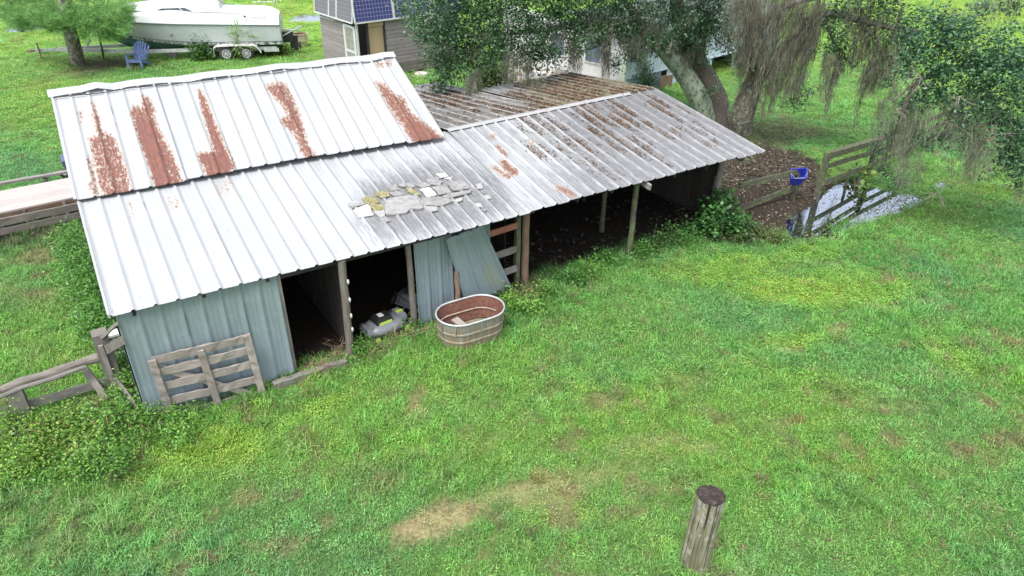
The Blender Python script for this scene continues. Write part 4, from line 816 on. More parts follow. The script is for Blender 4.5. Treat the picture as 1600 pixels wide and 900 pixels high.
for t in np.linspace(.02, .98, 7): 
    for s_, e_ in ((e0, e1), (h0, h1)): post(wk, s_+(e_-s_)*t, wz-.03, .05, M_wooddark, 'leg')
fa = thing('low_rail', 'weathered grey flat-topped rail running along the far side of the boardwalk', 'rail', at(60, 285, 0)); a = at(0, 288, .5)-dx*3; b = at(116, 266, .5); mb = MB(); mb.beam(a, b, .16, .05, n=12, jit=.006, warp=.02); mb.build('board', M_wood, fa)
for t in (.1, .35, .6, .85): post(fa, a+(b-a)*t-dx*0, .47, .05, M_wooddark, 'post')
fb = thing('low_rail', 'dark weathered rail board running along the near side of the boardwalk', 'rail', at(60, 350, 0)); a = at(0, 347, .40)-dx*3; b = at(126, 322, .40)+dx*.3; rail(fb, a, b, .17, .05, M_wooddark, 'board', 12); rail(fb, a-Z3*.22, b-Z3*.22, .15, .05, M_wooddark, 'board', 12)
for t in (.1, .35, .6, .85): post(fb, a+(b-a)*t+np.array([0, .06, 0]), .45, .05, M_wooddark, 'post')
ct = thing('garden_cart', 'small dark blue wheeled cart half hidden behind the barn roof edge', 'cart', at(112, 268, .0)); cp = at(112, 262, .25); mb = MB(); mb.box(cp+np.array([.25, .1, .15]), (.8, .55, .35), U3, V3, taper=1.15); mb.build('tray', mat_plain('navy_plastic', (.09, .10, .17), .5), ct); mb = MB(); mb.box(cp+np.array([.3, .1, .42]), (.5, .4, .35), U3, V3, taper=.6); mb.build('cover', mat_plain('blue_grey_cloth', (.22, .26, .38), .8), ct)
for k_ in (-.2, .5): mb = MB(); mb.lathe(cp+U3*k_-V3*.18-Z3*.08, [(.05, -.03), (.13, -.025), (.13, .025), (.05, .03)], 14, az=-V3, closed=True); w_ = mb.build('wheel', M_rubber, ct); mb = MB(); mb.lathe(cp+U3*k_-V3*.22-Z3*.08, [(.05, 0), (.03, .01)], 10, az=-V3, closed=True); mb.build('hub', M_white, w_)
# ------------------------------------------------------------------ foliage helpers
M_leaf = mat_leaf('oak_leaf', None, (.02, .05, .012), .22, .38, None, 'tint', 'GEOMETRY')
M_moss = mat_leaf('spanish_moss', None, (.10, .10, .07), .30, .9, None, 'tint', 'GEOMETRY')
M_litter = mat_leaf('dry_leaf', None, (.10, .06, .03), .1, .8, None, 'tint', 'GEOMETRY')
def leafmesh(name, C, D, Nv, L, Wd, tint, mat, parent=None, kind=None):
    C = np.asarray(C); n = len(C); D = D/np.linalg.norm(D, axis=1, keepdims=True); Sd = np.cross(D, Nv); Sd /= np.linalg.norm(Sd, axis=1, keepdims=True)+1e-9; Nn = np.cross(Sd, D)
    L = L[:, None]; Wd = Wd[:, None]; V = np.stack([C, C+D*L*.45+Sd*Wd*.5+Nn*L*.06, C+D*L-Nn*L*.05, C+D*L*.45-Sd*Wd*.5+Nn*L*.06], 1).reshape(-1, 3)
    F = np.arange(4*n).reshape(n, 4); o = npmesh(name, V, F, mat, parent, attrs={'tint': np.repeat(tint, 4, 0)}); return o
def foliage(name, parent, blobs, size, cols, dens=1., aspect=.5, twig=12, tr=.16, seed=0, mat=None, shell=.55, flat=.4):
    r = np.random.default_rng(seed+5); CC = []; DD = []; TT = []
    for (c, rad, n) in blobs:
        n = int(n*dens); m = max(3, n//twig); v = r.normal(size=(m, 3)); v /= np.linalg.norm(v, axis=1, keepdims=True); rr = (shell+(1-shell)*r.random(m))*np.where(r.random(m) < .25, r.random(m), 1); rr *= 1+.22*np.sin(v[:, 0]*5+v[:, 2]*4+c[0])
        tw = np.array(c)+v*rr[:, None]*np.array(rad)
        k = r.integers(0, m, n); CC.append(tw[k]+r.normal(size=(n, 3))*tr*np.array([1, 1, .7])); d = v[k]*.7+r.normal(size=(n, 3))*.7; d[:, 2] = d[:, 2]*.6-.1; DD.append(d)
        tt = r.random(m)[k]*.6+r.random(n)*.4; TT.append(np.clip(tt+r.normal()*.12, 0, .999))
    C = np.concatenate(CC); D = np.concatenate(DD); T = np.concatenate(TT)[:, None]; n = len(C)
    c0, c1, c2 = [np.array(x) for x in cols]; tint = np.where(T < .5, c0+(c1-c0)*T*2, c1+(c2-c1)*(T*2-1))*r.uniform(.75, 1.25, (n, 1))
    Nv = r.normal(size=(n, 3))*flat*1.4+np.array([0, 0, 1.]); L = size*r.uniform(.65, 1.3, n)
    return leafmesh(name, C, D, Nv, L, L*aspect, tint, mat or M_leaf, parent)
OAK = ((.026, .065, .028), (.066, .145, .060), (.155, .27, .14)); OAKL = ((.022, .065, .032), (.06, .155, .072), (.16, .29, .17)); BUSH = ((.035, .10, .02), (.085, .23, .04), (.17, .37, .065)); DARKB = ((.02, .05, .015), (.045, .11, .03), (.10, .20, .05))
def mossmesh(name, parent, clumps, seed=0, col=(.24, .25, .18), wid=.008, dens=1.):
    r = np.random.default_rng(seed+50); T0 = []; T1 = []; TT = []
    for (c, rad, L, n) in clumps:
        ns = max(3, int(rad*46)+2); base_ = np.array(col)*(.72+.5*r.random())*(1+r.normal(0, .02, 3))
        for j in range(ns):
            a = r.random()*6.283; q = math.sqrt(r.random()); ox, oy = math.cos(a)*q*rad, math.sin(a)*q*rad*1.2; l = L*r.uniform(.35, 1.15)*(1-.35*q); z0 = c[2]+r.uniform(-.1, .15)
            m = max(12, int(n*dens*2.1*l/ns)); t = r.random(m)**1.15; ph = r.random()*6.28; wob = .05*np.sin(t*l*4+ph)*(.3+t); sw = (.012+.055*np.minimum(1, t*5)*(1-t)**.7)*r.uniform(.7, 1.6)
            p = np.stack([c[0]+ox*(1-.25*t)+wob+r.normal(size=m)*sw, c[1]+oy+wob*.5+r.normal(size=m)*sw, z0-l*t], 1)
            d = np.stack([r.normal(size=m)*.22, r.normal(size=m)*.22, -np.ones(m)], 1); hl = r.uniform(.10, .34, m)*min(1, .4+l); T0.append(p); T1.append(d*hl[:, None]); TT.append(base_*r.uniform(.55, 1.25)*r.uniform(.8, 1.2, (m, 1)))
    P = np.concatenate(T0); D = np.concatenate(T1); T = np.concatenate(TT); n = len(P); th = r.random(n)*6.283; w = wid*r.uniform(.5, 1.4, n); X_ = np.stack([np.cos(th)*w, np.sin(th)*w, 0*w], 1); md = P+D*.5+r.normal(size=(n, 3))*.012; e = P+D
    V = np.stack([P-X_*.5, P+X_*.5, md+X_*.5, md-X_*.5, e+X_*.15, e-X_*.15], 1).reshape(-1, 3); I = np.arange(n)*6; F = np.concatenate([np.stack([I, I+1, I+2, I+3], 1), np.stack([I+3, I+2, I+4, I+5], 1)])
    return npmesh(name, V, F, M_moss, parent, attrs={'tint': np.repeat(T, 6, 0)})
M_bark = NT('mossy_bark'); _n = M_bark.noise(M_bark.coord('Object', (1, 1, .45)), 9, 6, .7); _l = M_bark.noise(M_bark.coord('Object'), 7, 6, .75)
_c = M_bark.ramp(_n, [(.32, (.045, .038, .032)), (.55, (.15, .13, .105)), (.7, (.23, .21, .17))]); _c = M_bark.mix(M_bark.math('MULTIPLY', M_bark.smooth(_l, .52, .6), .75), _c, (.30, .38, .27)); M_bark.base(_c); M_bark.rough(.95); M_bark.bump(_n, 1., .05)
M_barkd = mat_plain('dark_bark', (.12, .10, .085), .95, var=.2, sc=9, dirt=(.04, .035, .03), bump=.8)
M_lichen = NT('lichen_bark'); _n = M_lichen.noise(M_lichen.coord('Object', (1, 1, .6)), 8, 6, .72); M_lichen.base(M_lichen.ramp(_n, [(.38, (.07, .06, .05)), (.46, (.20, .25, .18)), (.62, (.32, .38, .30))])); M_lichen.rough(.95); M_lichen.bump(_n, .8, .03)
M_twig = mat_plain('pale_twig', (.24, .21, .17), .9, var=.15)
def pathtube(name, mat, parent, pts, r0, r1, n=10, jit=.06):
    pts = [np.asarray(p, float) for p in pts]; P = []; K = 6
    for i in range(len(pts)-1):
        a = pts[max(0, i-1)]; b = pts[i]; c = pts[i+1]; d = pts[min(len(pts)-1, i+2)]
        for k in range(K):
            t = k/K; P.append(.5*((2*b)+(c-a)*t+(2*a-5*b+4*c-d)*t*t+(3*b-a-3*c+d)*t**3))
    P.append(pts[-1]); m = len(P); mb = MB(); mb.tube(P, [r0+(r1-r0)*(i/(m-1))**.8 for i in range(m)], n, jit); return mb.build(name, mat, parent, True)
def PB(px, py, Y, rpx, dens=1., ry=1.3, rz=1.):     # a crown lobe: place, radii, leaf count
    c = atY(px, py, Y); dep = (c-np.array([0, 0, CAM_H]))@fw; r = rpx*dep/FPX; return (c, (r, r*ry, r*rz), 1)
def nleaf(bl, per): return [(c, r, max(60, per*(r[0]*r[2])**.9)) for c, r, _ in bl]

# ---- first oak (behind the shed)
o1 = at(1118, 203, 0); oak1 = thing('oak_tree', 'spreading live oak hung with grey moss, forked lichen-spotted trunk right behind the grey shed roof', 'tree', o1)
pathtube('trunk', M_lichen.m, oak1, [at(1108, 200, -.1), atY(1090, 150, 24.3), atY(1062, 105, 24.1), atY(1038, 78, 23.8), atY(1005, 45, 23.3)], .42, .24, 14)
pathtube('trunk', M_barkd, oak1, [at(1124, 203, -.1), atY(1118, 165, 24.5), atY(1095, 110, 24.5), atY(1072, 75, 24.4), atY(1060, 20, 24.5), atY(1050, -40, 24.6)], .36, .2, 12)
pathtube('trunk', M_bark.m, oak1, [at(1128, 200, -.1), atY(1128, 160, 24.9), atY(1112, 120, 25.1), atY(1095, 85, 25.2), atY(1105, 20, 25.6)], .28, .15, 10)
for pts, r0 in (([(1010, 48, 23.4), (950, 35, 22.8), (860, 45, 21.8), (770, 55, 20.8), (700, 60, 20.2)], .17), ([(1005, 45, 23.3), (960, -10, 23), (860, -30, 22), (740, -20, 21)], .16), ([(860, 45, 21.8), (840, 75, 21.3), (800, 95, 20.9)], .07), ([(770, 55, 20.8), (720, 95, 20.1), (690, 115, 19.9)], .06), ([(1060, 20, 24.5), (1110, 0, 25), (1160, -20, 25.5)], .12), ([(950, 35, 22.8), (935, 70, 22.5), (905, 80, 22.2)], .07)):
    pathtube('branch', M_bark.m, oak1, [atY(*p) for p in pts], r0, .02, 8)
L1 = [(665, 30, 20.3, 34), (690, 62, 20, 42), (722, 15, 21, 48), (755, 55, 20.5, 42), (790, 22, 21, 46), (702, 100, 19.9, 30), (735, 95, 20.2, 22), (685, 132, 19.8, 14), (828, 55, 21, 40), (850, 84, 20.9, 28), (812, 84, 21, 16), (870, 20, 22, 46), (905, 58, 22, 32), (930, 30, 22.5, 40), (965, 15, 23, 44), (990, 55, 23, 34), (1045, 28, 23.6, 42), (1018, 66, 23.4, 24), (985, 85, 23, 14), (1092, 50, 24.2, 34), (1072, 70, 24, 20), (1110, 20, 25, 36), (1135, 62, 24.6, 20), (1090, 95, 24.1, 12), (780, 78, 20.4, 22), (640, 12, 20.6, 20), (1150, 85, 24, 12), (1108, 140, 23.9, 8),
      (700, -40, 20.5, 60), (800, -50, 21.5, 70), (900, -50, 22.5, 70), (1000, -50, 23.5, 70), (1100, -50, 24.5, 60), (850, -140, 22, 100), (1000, -140, 24, 110), (960, 95, 26.3, 12), (1000, 118, 26, 9)]
foliage('crown', oak1, nleaf([PB(*b) for b in L1], 2900), .105, OAK, seed=1, twig=11, tr=.13)
MS = [(738, 120, 19.6, .20, 1.05, 600), (742, 112, 19.7, .12, .9, 400), (800, 80, 20.3, .3, 1.5, 240), (818, 92, 20.2, .28, 1.3, 260), (830, 118, 20, .32, .9, 240), (845, 128, 19.8, .4, .55, 160), (790, 70, 20.4, .2, 1.2, 120), (893, 60, 21.6, .25, 1.5, 260), (905, 75, 21.7, .2, 1.1, 160), (950, 30, 22.2, .16, 2.2, 200), (951, 65, 22.2, .10, 1.7, 120), (938, 55, 22.4, .3, .9, 220), (980, 55, 22.6, .4, .9, 320), (1000, 60, 22.8, .4, .8, 260), (1020, 40, 23, .5, .9, 260), (1075, 78, 23.8, .3, .9, 220), (1085, 60, 24, .3, 1., 160), (1050, 55, 23.6, .3, .8, 160), (870, 40, 21.6, .3, .9, 160), (780, 30, 20.6, .3, .8, 120), (922, 20, 22.2, .4, .9, 180), (1105, 50, 24.2, .4, .8, 160), (1015, 5, 23.2, .6, .9, 260), (1065, 20, 23.9, .5, 1., 240), (1135, 40, 24.4, .3, .9, 160), (740, 70, 20.1, .3, .7, 100)]
mossmesh('hanging_moss', oak1, [(atY(a, b, Y), r, L, n*1.3) for a, b, Y, r, L, n in MS], 1)
# pale dead twigs
def twigs(parent, pts, n, L, seed, mat=M_twig):
    r = np.random.default_rng(seed); mb = MB()
    for i in range(n):
        p = pts[r.integers(0, len(pts))]; c = atY(*p); d = nrm(r.normal(size=3)*np.array([1, .6, .6])); q = c+d*L*r.uniform(.5, 1.3); m_ = (c+q)/2+r.normal(size=3)*.06
        mb.tube([c, m_, q], [.009, .006, .003], 4); 
        for k in range(2): e = m_+nrm(d+r.normal(size=3)*.8)*L*.4; mb.tube([m_, e], [.005, .002], 3)
    return mb.build('twigs', mat, parent)
twigs(oak1, [(690, 80, 20), (760, 60, 20.2), (850, 80, 20.6), (900, 40, 21.6), (960, 40, 22.3), (1040, 75, 23.4), (930, 85, 22)], 46, .6, 3)
mb = MB(); mb.tube([atY(1042, 82, 23.2), atY(1050, 66, 23.1)], [.09, .03], 6); mb.build('broken_stub', mat_plain('raw_wood', (.55, .45, .34), .8), oak1)

# ---- second oak (moss curtains)
o2 = at(1158, 212, 0); oak2 = thing('oak_tree', 'single-trunked mossy oak with long grey moss curtains, right of the forked oak', 'tree', o2)
pathtube('trunk', M_bark.m, oak2, [at(1156, 212, -.1), atY(1160, 180, 23.4), atY(1174, 140, 23.3), atY(1186, 105, 23.2), atY(1180, 60, 23.1), atY(1170, 0, 23.1), atY(1165, -50, 23.2)], .44, .22, 14)
pathtube('branch', M_bark.m, oak2, [atY(1188, 118, 23.2), atY(1215, 85, 23), atY(1245, 58, 22.7), atY(1290, 22, 22.2), atY(1340, 30, 21.5), atY(1400, 45, 20.6), atY(1440, 50, 20.2)], .22, .05, 10)
pathtube('branch', M_bark.m, oak2, [atY(1180, 40, 23.1), atY(1240, 5, 22.7), atY(1330, -15, 21.8), atY(1420, -20, 20.8)], .16, .05, 8)
for pts in ([(1290, 22, 22.2), (1300, 60, 22), (1320, 85, 21.8)], [(1340, 30, 21.5), (1360, 55, 21.2), (1375, 85, 21)], [(1400, 45, 20.6), (1410, 10, 20.4)]): pathtube('branch', M_bark.m, oak2, [atY(*p) for p in pts], .06, .02, 6)
L2 = [(1312, 28, 22, 26), (1322, 60, 21.8, 18), (1335, 10, 21.7, 24), (1300, 72, 21.9, 12), (1325, 92, 21.8, 11), (1180, 80, 22.8, 14), (1175, 100, 22.8, 10), (1240, 160, 22.2, 10), (1255, 145, 22.1, 9), (1262, 30, 22.4, 10), (1385, 15, 21, 22), (1420, 30, 20.5, 24), (1360, 50, 21.2, 12), (1390, 60, 20.8, 12), (1300, -30, 22, 30), (1380, -40, 21, 40), (1160, 10, 23.2, 14), (1395, 130, 20.5, 8), (1290, 80, 22, 8)]
foliage('crown', oak2, nleaf([PB(*b) for b in L2], 2600), .105, OAK, seed=2, twig=10, tr=.13)
MS2 = []
r_ = np.random.default_rng(12)
for px in np.arange(1150, 1285, 6.5):
    Y = 23.0-(px-1150)/135*.6; topy = r_.uniform(-25, 30); MS2.append((px, topy, Y+r_.uniform(-.4, .2), .26, r_.uniform(1.7, 2.5), 150))
for px, py, Y, r, L, n in ((1175, 60, 22.7, .3, 1.6, 260), (1165, 90, 22.7, .25, 1.2, 160), (1195, 75, 22.6, .35, 1.9, 340), (1205, 95, 22.5, .3, 1.9, 260), (1220, 80, 22.4, .35, 1.9, 320), (1212, 120, 22.4, .12, 1.5, 140), (1235, 70, 22.4, .35, 1.7, 320), (1250, 62, 22.3, .3, 1.8, 280), (1268, 60, 22.3, .25, 1.7, 240), (1285, 0, 22.1, .22, 2.2, 280), (1272, 20, 22.2, .3, 1.9, 240), (1300, 85, 21.7, .22, 1.3, 260), (1312, 90, 21.7, .16, 1.7, 200), (1320, 80, 21.7, .16, 1.2, 160), (1306, 110, 21.7, .07, 1.55, 90),
   (1345, 40, 21.4, .4, 1.1, 240), (1360, 35, 21.2, .4, 1.2, 300), (1372, 60, 21, .4, 1.6, 360), (1362, 95, 21, .22, 1.4, 240), (1355, 110, 21, .08, 1.9, 110), (1385, 70, 20.8, .35, 1.5, 300), (1398, 85, 20.6, .3, 1.5, 260), (1380, 20, 20.9, .5, 1., 260), (1350, 0, 21.4, .5, 1.1, 260), (1410, 45, 20.4, .35, 1.3, 260), (1400, 130, 20.4, .15, .7, 100), (1376, 110, 20.9, .1, 1.1, 90), (1338, 75, 21.5, .2, .7, 100), (1250, 110, 22.2, .25, 1.2, 160), (1232, 120, 22.2, .3, 1.1, 200)): MS2.append((px, py, Y, r, L, n))
mossmesh('hanging_moss', oak2, [(atY(a, b, Y), r, L, n*1.25) for a, b, Y, r, L, n in MS2], 2, (.23, .232, .17), .010, 1.05)
twigs(oak2, [(1370, 40, 21), (1390, 50, 20.6), (1345, 60, 21.3), (1300, 40, 22), (1260, 150, 22.1), (1410, 60, 20.3)], 26, .7, 5)

# ---- third oak, bough reaching in from the right
o3 = np.array([19.5, 18.5, 0]); oak3 = thing('oak_tree', 'leafy oak bough reaching in from the right edge over the fence, trailing pale moss', 'tree', o3)
pathtube('trunk', M_bark.m, oak3, [o3-Z3*.1, o3+np.array([-.3, -.1, 1.6]), o3+np.array([-.2, -.2, 3.2]), o3+np.array([.1, 0, 5.5]), o3+np.array([0, .2, 8])], .42, .2, 12)
pathtube('branch', M_bark.m, oak3, [o3+np.array([-.2, -.2, 3.2]), atY(1640, 110, 16.5), atY(1560, 100, 16), atY(1490, 110, 15.7), atY(1430, 130, 15.6), atY(1395, 160, 15.6)], .10, .02, 8)
pathtube('branch', M_bark.m, oak3, [o3+np.array([-.2, -.2, 3.2]), atY(1650, 200, 16), atY(1580, 190, 15.5), atY(1520, 200, 15.4), atY(1480, 235, 15.5)], .08, .015, 8)
pathtube('branch', M_bark.m, oak3, [atY(1430, 130, 15.6), atY(1405, 190, 15.8), atY(1390, 235, 16.2)], .05, .015, 6)
L3 = [(1440, 75, 15.8, 36), (1480, 60, 15.7, 40), (1520, 90, 15.6, 44), (1470, 110, 15.6, 38), (1425, 105, 15.8, 28), (1560, 110, 15.5, 44), (1590, 150, 15.4, 40), (1530, 145, 15.5, 36), (1500, 40, 15.9, 28), (1460, 30, 16, 26), (1555, 60, 15.8, 24), (1590, 90, 15.6, 34), (1590, 210, 15.3, 34), (1560, 185, 15.4, 30), (1600, 255, 15.2, 28), (1575, 240, 15.3, 22), (1505, 180, 15.5, 22), (1440, 150, 15.8, 22), (1420, 170, 15.9, 16), (1480, 150, 15.6, 24), (1540, 10, 16.2, 14), (1580, 5, 16.2, 16), (1395, 215, 16.4, 16), (1378, 235, 16.5, 14), (1385, 265, 16.5, 12), (1402, 285, 16.4, 13), (1405, 195, 16.2, 14), (1450, 225, 15.7, 12), (1480, 215, 15.7, 14), (1520, 215, 15.6, 16), (1545, 270, 15.4, 10), (1590, 285, 15.2, 12), (1580, 40, 16, 10), (1412, 60, 16, 18), (1440, 210, 15.8, 9), (1640, 130, 15.6, 50), (1660, 220, 15.5, 50), (1650, 50, 16, 40)]
foliage('crown', oak3, nleaf([PB(a, b, Y, r*.94, 1, 1.2) for a, b, Y, r in L3], 3100), .088, OAKL, seed=3, twig=10, tr=.10, aspect=.55, shell=.4)
MS3 = [(1388, 150, 15.9, .22, 1.1, 220), (1400, 180, 15.8, .25, 1.2, 260), (1420, 190, 15.7, .25, 1.3, 260), (1428, 235, 15.6, .2, 1.1, 260), (1445, 160, 15.6, .3, 1.1, 240), (1425, 170, 15.6, .15, 1.9, 180), (1395, 220, 16.2, .15, .9, 140), (1375, 200, 16.4, .1, .8, 90), (1460, 180, 15.6, .25, .9, 160), (1485, 185, 15.5, .25, .9, 160), (1505, 170, 15.4, .22, 1.2, 200), (1530, 190, 15.4, .25, 1.3, 300), (1535, 215, 15.3, .28, 1.15, 320), (1520, 220, 15.4, .25, .95, 260), (1548, 225, 15.3, .2, 1., 220), (1570, 250, 15.3, .1, .8, 80), (1590, 230, 15.3, .2, 1., 120), (1470, 160, 15.6, .3, .7, 120), (1510, 145, 15.5, .3, .7, 120), (1560, 165, 15.4, .3, .9, 160), (1415, 140, 15.8, .25, .9, 160), (1440, 250, 15.7, .15, .75, 120), (1530, 0, 16.2, .3, .6, 100), (1560, -10, 16.2, .4, .7, 140), (1590, -5, 16.2, .3, .6, 100), (1500, 15, 16.2, .2, .7, 80), (1490, 250, 15.6, .1, .5, 60), (1602, 290, 15.2, .2, .6, 80)]
mossmesh('hanging_moss', oak3, [(atY(a, b, Y), r, L, n*1.1) for a, b, Y, r, L, n in MS3], 3, (.27, .28, .205), .006, 1.)
twigs(oak3, [(1440, 120, 15.3), (1540, 220, 15.1), (1500, 150, 15.2), (1400, 170, 15.7), (1480, 190, 15.4), (1555, 210, 15.1), (1410, 260, 16.1), (1465, 300, 15.9)], 44, .6, 7)

# ---- pine by the boat
pb_ = at(123, 101, 0); pine = thing('pine_tree', 'longleaf pine with a straight grey trunk and bright needle tufts beside the trailer tongue', 'tree', pb_)
pathtube('trunk', M_bark.m, pine, [pb_-Z3*.1, atY(111, 55, 32.), atY(101, 10, 32.), atY(96, -60, 32), atY(94, -160, 32)], .34, .16, 12)
M_needle = mat_leaf('pine_needle', None, (.06, .16, .03), .25, .5, None, 'tint', 'GEOMETRY')
def needles(parent, tufts, seed, L=.34, per=46, w=.014, col=((.10, .24, .06), (.24, .46, .13))):
    r = np.random.default_rng(seed); C = []; D = []; T = []
    for c in tufts:
        ax = nrm(r.normal(size=3)*np.array([1, 1, .5])+np.array([0, 0, .3])); n = per; C.append(np.array(c)+ax*(r.random((n, 1))-.3)*.25); D.append(ax*.7+r.normal(size=(n, 3))*.75); T.append(np.full(n, r.random()))
    C = np.concatenate(C); D = np.concatenate(D); T = np.concatenate(T)[:, None]; n = len(C); tint = (np.array(col[0])*(1-T)+np.array(col[1])*T)*r.uniform(.7, 1.3, (n, 1)); l = L*r.uniform(.7, 1.2, n)
    return leafmesh('needles', C, D, r.normal(size=(n, 3)), l, np.full(n, w), tint, M_needle, parent)
tuf = []; r_ = np.random.default_rng(31)
for (px, py, Y, rx, ry, n) in ((45, 12, 32.6, 50, 16, 60), (95, 25, 32.2, 45, 18, 60), (60, 34, 31.4, 46, 12, 60), (140, 20, 32, 40, 22, 60), (175, 30, 31.8, 26, 26, 55), (160, 52, 31.8, 32, 12, 40), (180, 48, 31.7, 16, 14, 26), (135, 52, 32, 10, 6, 10), (110, 42, 31.4, 30, 6, 24), (150, 38, 31.2, 40, 22, 34), (120, 20, 31.2, 60, 16, 30), (185, 35, 31, 18, 24, 34), (40, 25, 31.4, 45, 14, 30), (30, 40, 32.6, 20, 5, 12), (85, 42, 32.2, 14, 6, 12), (200, 20, 32, 10, 14, 16), (100, -20, 33, 90, 24, 70), (100, -80, 33.2, 80, 40, 70), (15, 25, 33, 16, 12, 14)):
    for _ in range(n):
        a = r_.random()*6.28; q = math.sqrt(r_.random()); tuf.append(atY(px+math.cos(a)*q*rx, py+math.sin(a)*q*ry, Y+r_.uniform(-1., 1.)))
needles(pine, tuf, 8)
for k in range(16):
    t = tuf[int(r_.integers(0, len(tuf)))]; s_ = atY(103, 20, 33.2)+Z3*r_.uniform(-.3, 1.2); pathtube('branch', M_barkd, pine, [s_, (s_+t)/2+Z3*.15, t], .035, .012, 5)
p2b = at(36, 50, 0); pine2 = thing('pine_tree', 'small young pine standing by the far puddle at the left edge', 'tree', p2b)
pathtube('trunk', M_barkd, pine2, [p2b, p2b+np.array([-.3, 0, 1.6]), p2b+np.array([-.2, 0, 4.])], .12, .05, 8)
needles(pine2, [p2b+np.array([r_.uniform(-2.0, 2.4), r_.uniform(-1.5, 1.5), r_.uniform(1.3, 4)]) for _ in range(90)], 9, .4, 40, .018, ((.10, .17, .04), (.26, .32, .08)))
pole = MB(); pole.tube([at(163, 94, -.1), atY(158, 70, 32.6), atY(148, 28, 32.5)], .045, 7); tag(pole.build('metal_pole', M_barkd), 'thin dark pole standing upright beside the trailer tongue, right of the pine', 'pole')

# ------------------------------------------------------------------ boat on trailer
ka = at(130, 84, .42); kb = at(410, 72, .55); BD = nrm((kb-ka)*np.array([1, 1, 0])); BN = np.array([BD[1], -BD[0], 0])    # BD bow->stern, BN toward the camera
stn = at(441, 72, .62); stn[2] = 0
# near side of the hull at stern is stn; centreline is half a beam behind
HB = 1.22; LEN = 8.3; O_ = stn-BN*HB
def bp(s, y, z): return O_-BD*s+BN*y+Z3*z       # s metres forward of the transom, y toward the camera
boat = thing('cabin_cruiser', 'white cabin cruiser boat with green bottom paint sitting on a tandem-axle trailer', 'boat', bp(4, 0, 0))
M_gel = mat_plain('white_gelcoat', (.58, .60, .60), .3, var=.04, sc=1.5, dirt=(.60, .62, .58), dirtamt=.35); M_gel2 = mat_plain('aged_hull_white', (.46, .49, .505), .35, var=.06, sc=1.5, dirt=(.5, .52, .48), dirtamt=.4)
M_bottom = NT('green_bottom_paint'); _n = M_bottom.noise(M_bottom.world((1, 1, 3)), 3, 5, .65); M_bottom.base(M_bottom.ramp(_n, [(.4, (.045, .13, .13)), (.6, (.10, .21, .20))])); M_bottom.rough(.6)
M_stripe = NT('stained_waterline'); _n = M_stripe.noise(M_stripe.world((1, 1, .8)), 5, 6, .8); M_stripe.base(M_stripe.ramp(_n, [(.45, (.10, .10, .10)), (.52, (.66, .67, .66))])); M_stripe.rough(.6)
M_glass = mat_plain('tinted_glass', (.10, .13, .17), .1, var=.1); M_line = mat_plain('dark_trim_line', (.10, .12, .13), .5)
def stat(t):      # t 0 stern .. 1 bow
    b = (1-max(0, (t-.45)/.55)**2.2); w = HB*(.97+.03*min(1, t*4))*b+.0; ch = HB*.86*(1-max(0, (t-.35)/.62)**1.7) if t < .97 else 0
    kz = .38+.95*max(0, (t-.72)/.28)**2.2; cz = .80+.55*max(0, (t-.3)/.7)**2.; shz = 1.56+.26*t; return w, max(ch, 0.), kz, cz, shz
N_ = 22; T_ = [i/N_ for i in range(N_+1)]
def hullrings(f): return [[bp(t*LEN, y, z) for y, z in f(t)] for t in T_]
def fbottom(t): w, ch, kz, cz, sz = stat(t); cz_ = max(cz-.12, kz+.01); return [(-ch, cz_), (-ch*.5, (kz+cz_)/2-.03), (0, kz), (ch*.5, (kz+cz_)/2-.03), (ch, cz_)]
def side(sg, lo, hi):
    def f(t):
        w, ch, kz, cz, sz = stat(t); c0z = max(cz-.12, kz+.01); r = []
        for q in np.linspace(lo, hi, 5): r.append((sg*(ch+(w-ch)*(q**.75)), c0z+(sz-c0z)*q))
        return r
    return f
mb = MB(); mb.loft(hullrings(fbottom)); mb.build('hull_bottom', M_bottom.m, boat, True)
for sg in (1, -1):
    mb = MB(); mb.loft(hullrings(side(sg, 0, .16))); mb.build('waterline_band', M_stripe.m, boat, True)
    mb = MB(); mb.loft(hullrings(side(sg, .16, 1.))); mb.build('hull_side', M_gel2, boat, True)
    for q in (.17, 1.0):
        mb = MB(); mb.tube([bp(t*LEN, sg*((lambda s_: s_[1]+(s_[0]-s_[1])*(q**.75)+.012)(stat(t))), (lambda s_: max(s_[3]-.12, s_[2]+.01)+(s_[4]-max(s_[3]-.12, s_[2]+.01))*q)(stat(t))) for t in T_], .028 if q == 1. else .015, 5); mb.build('rub_rail', M_line, boat)
mb = MB(); w, ch, kz, cz, sz = stat(0); mb.add([bp(0, y, z) for y, z in ((-ch, cz-.12), (0, kz), (ch, cz-.12), (w, sz), (-w, sz))], [(0, 1, 2, 3, 4)]); mb.build('transom', M_gel2, boat)
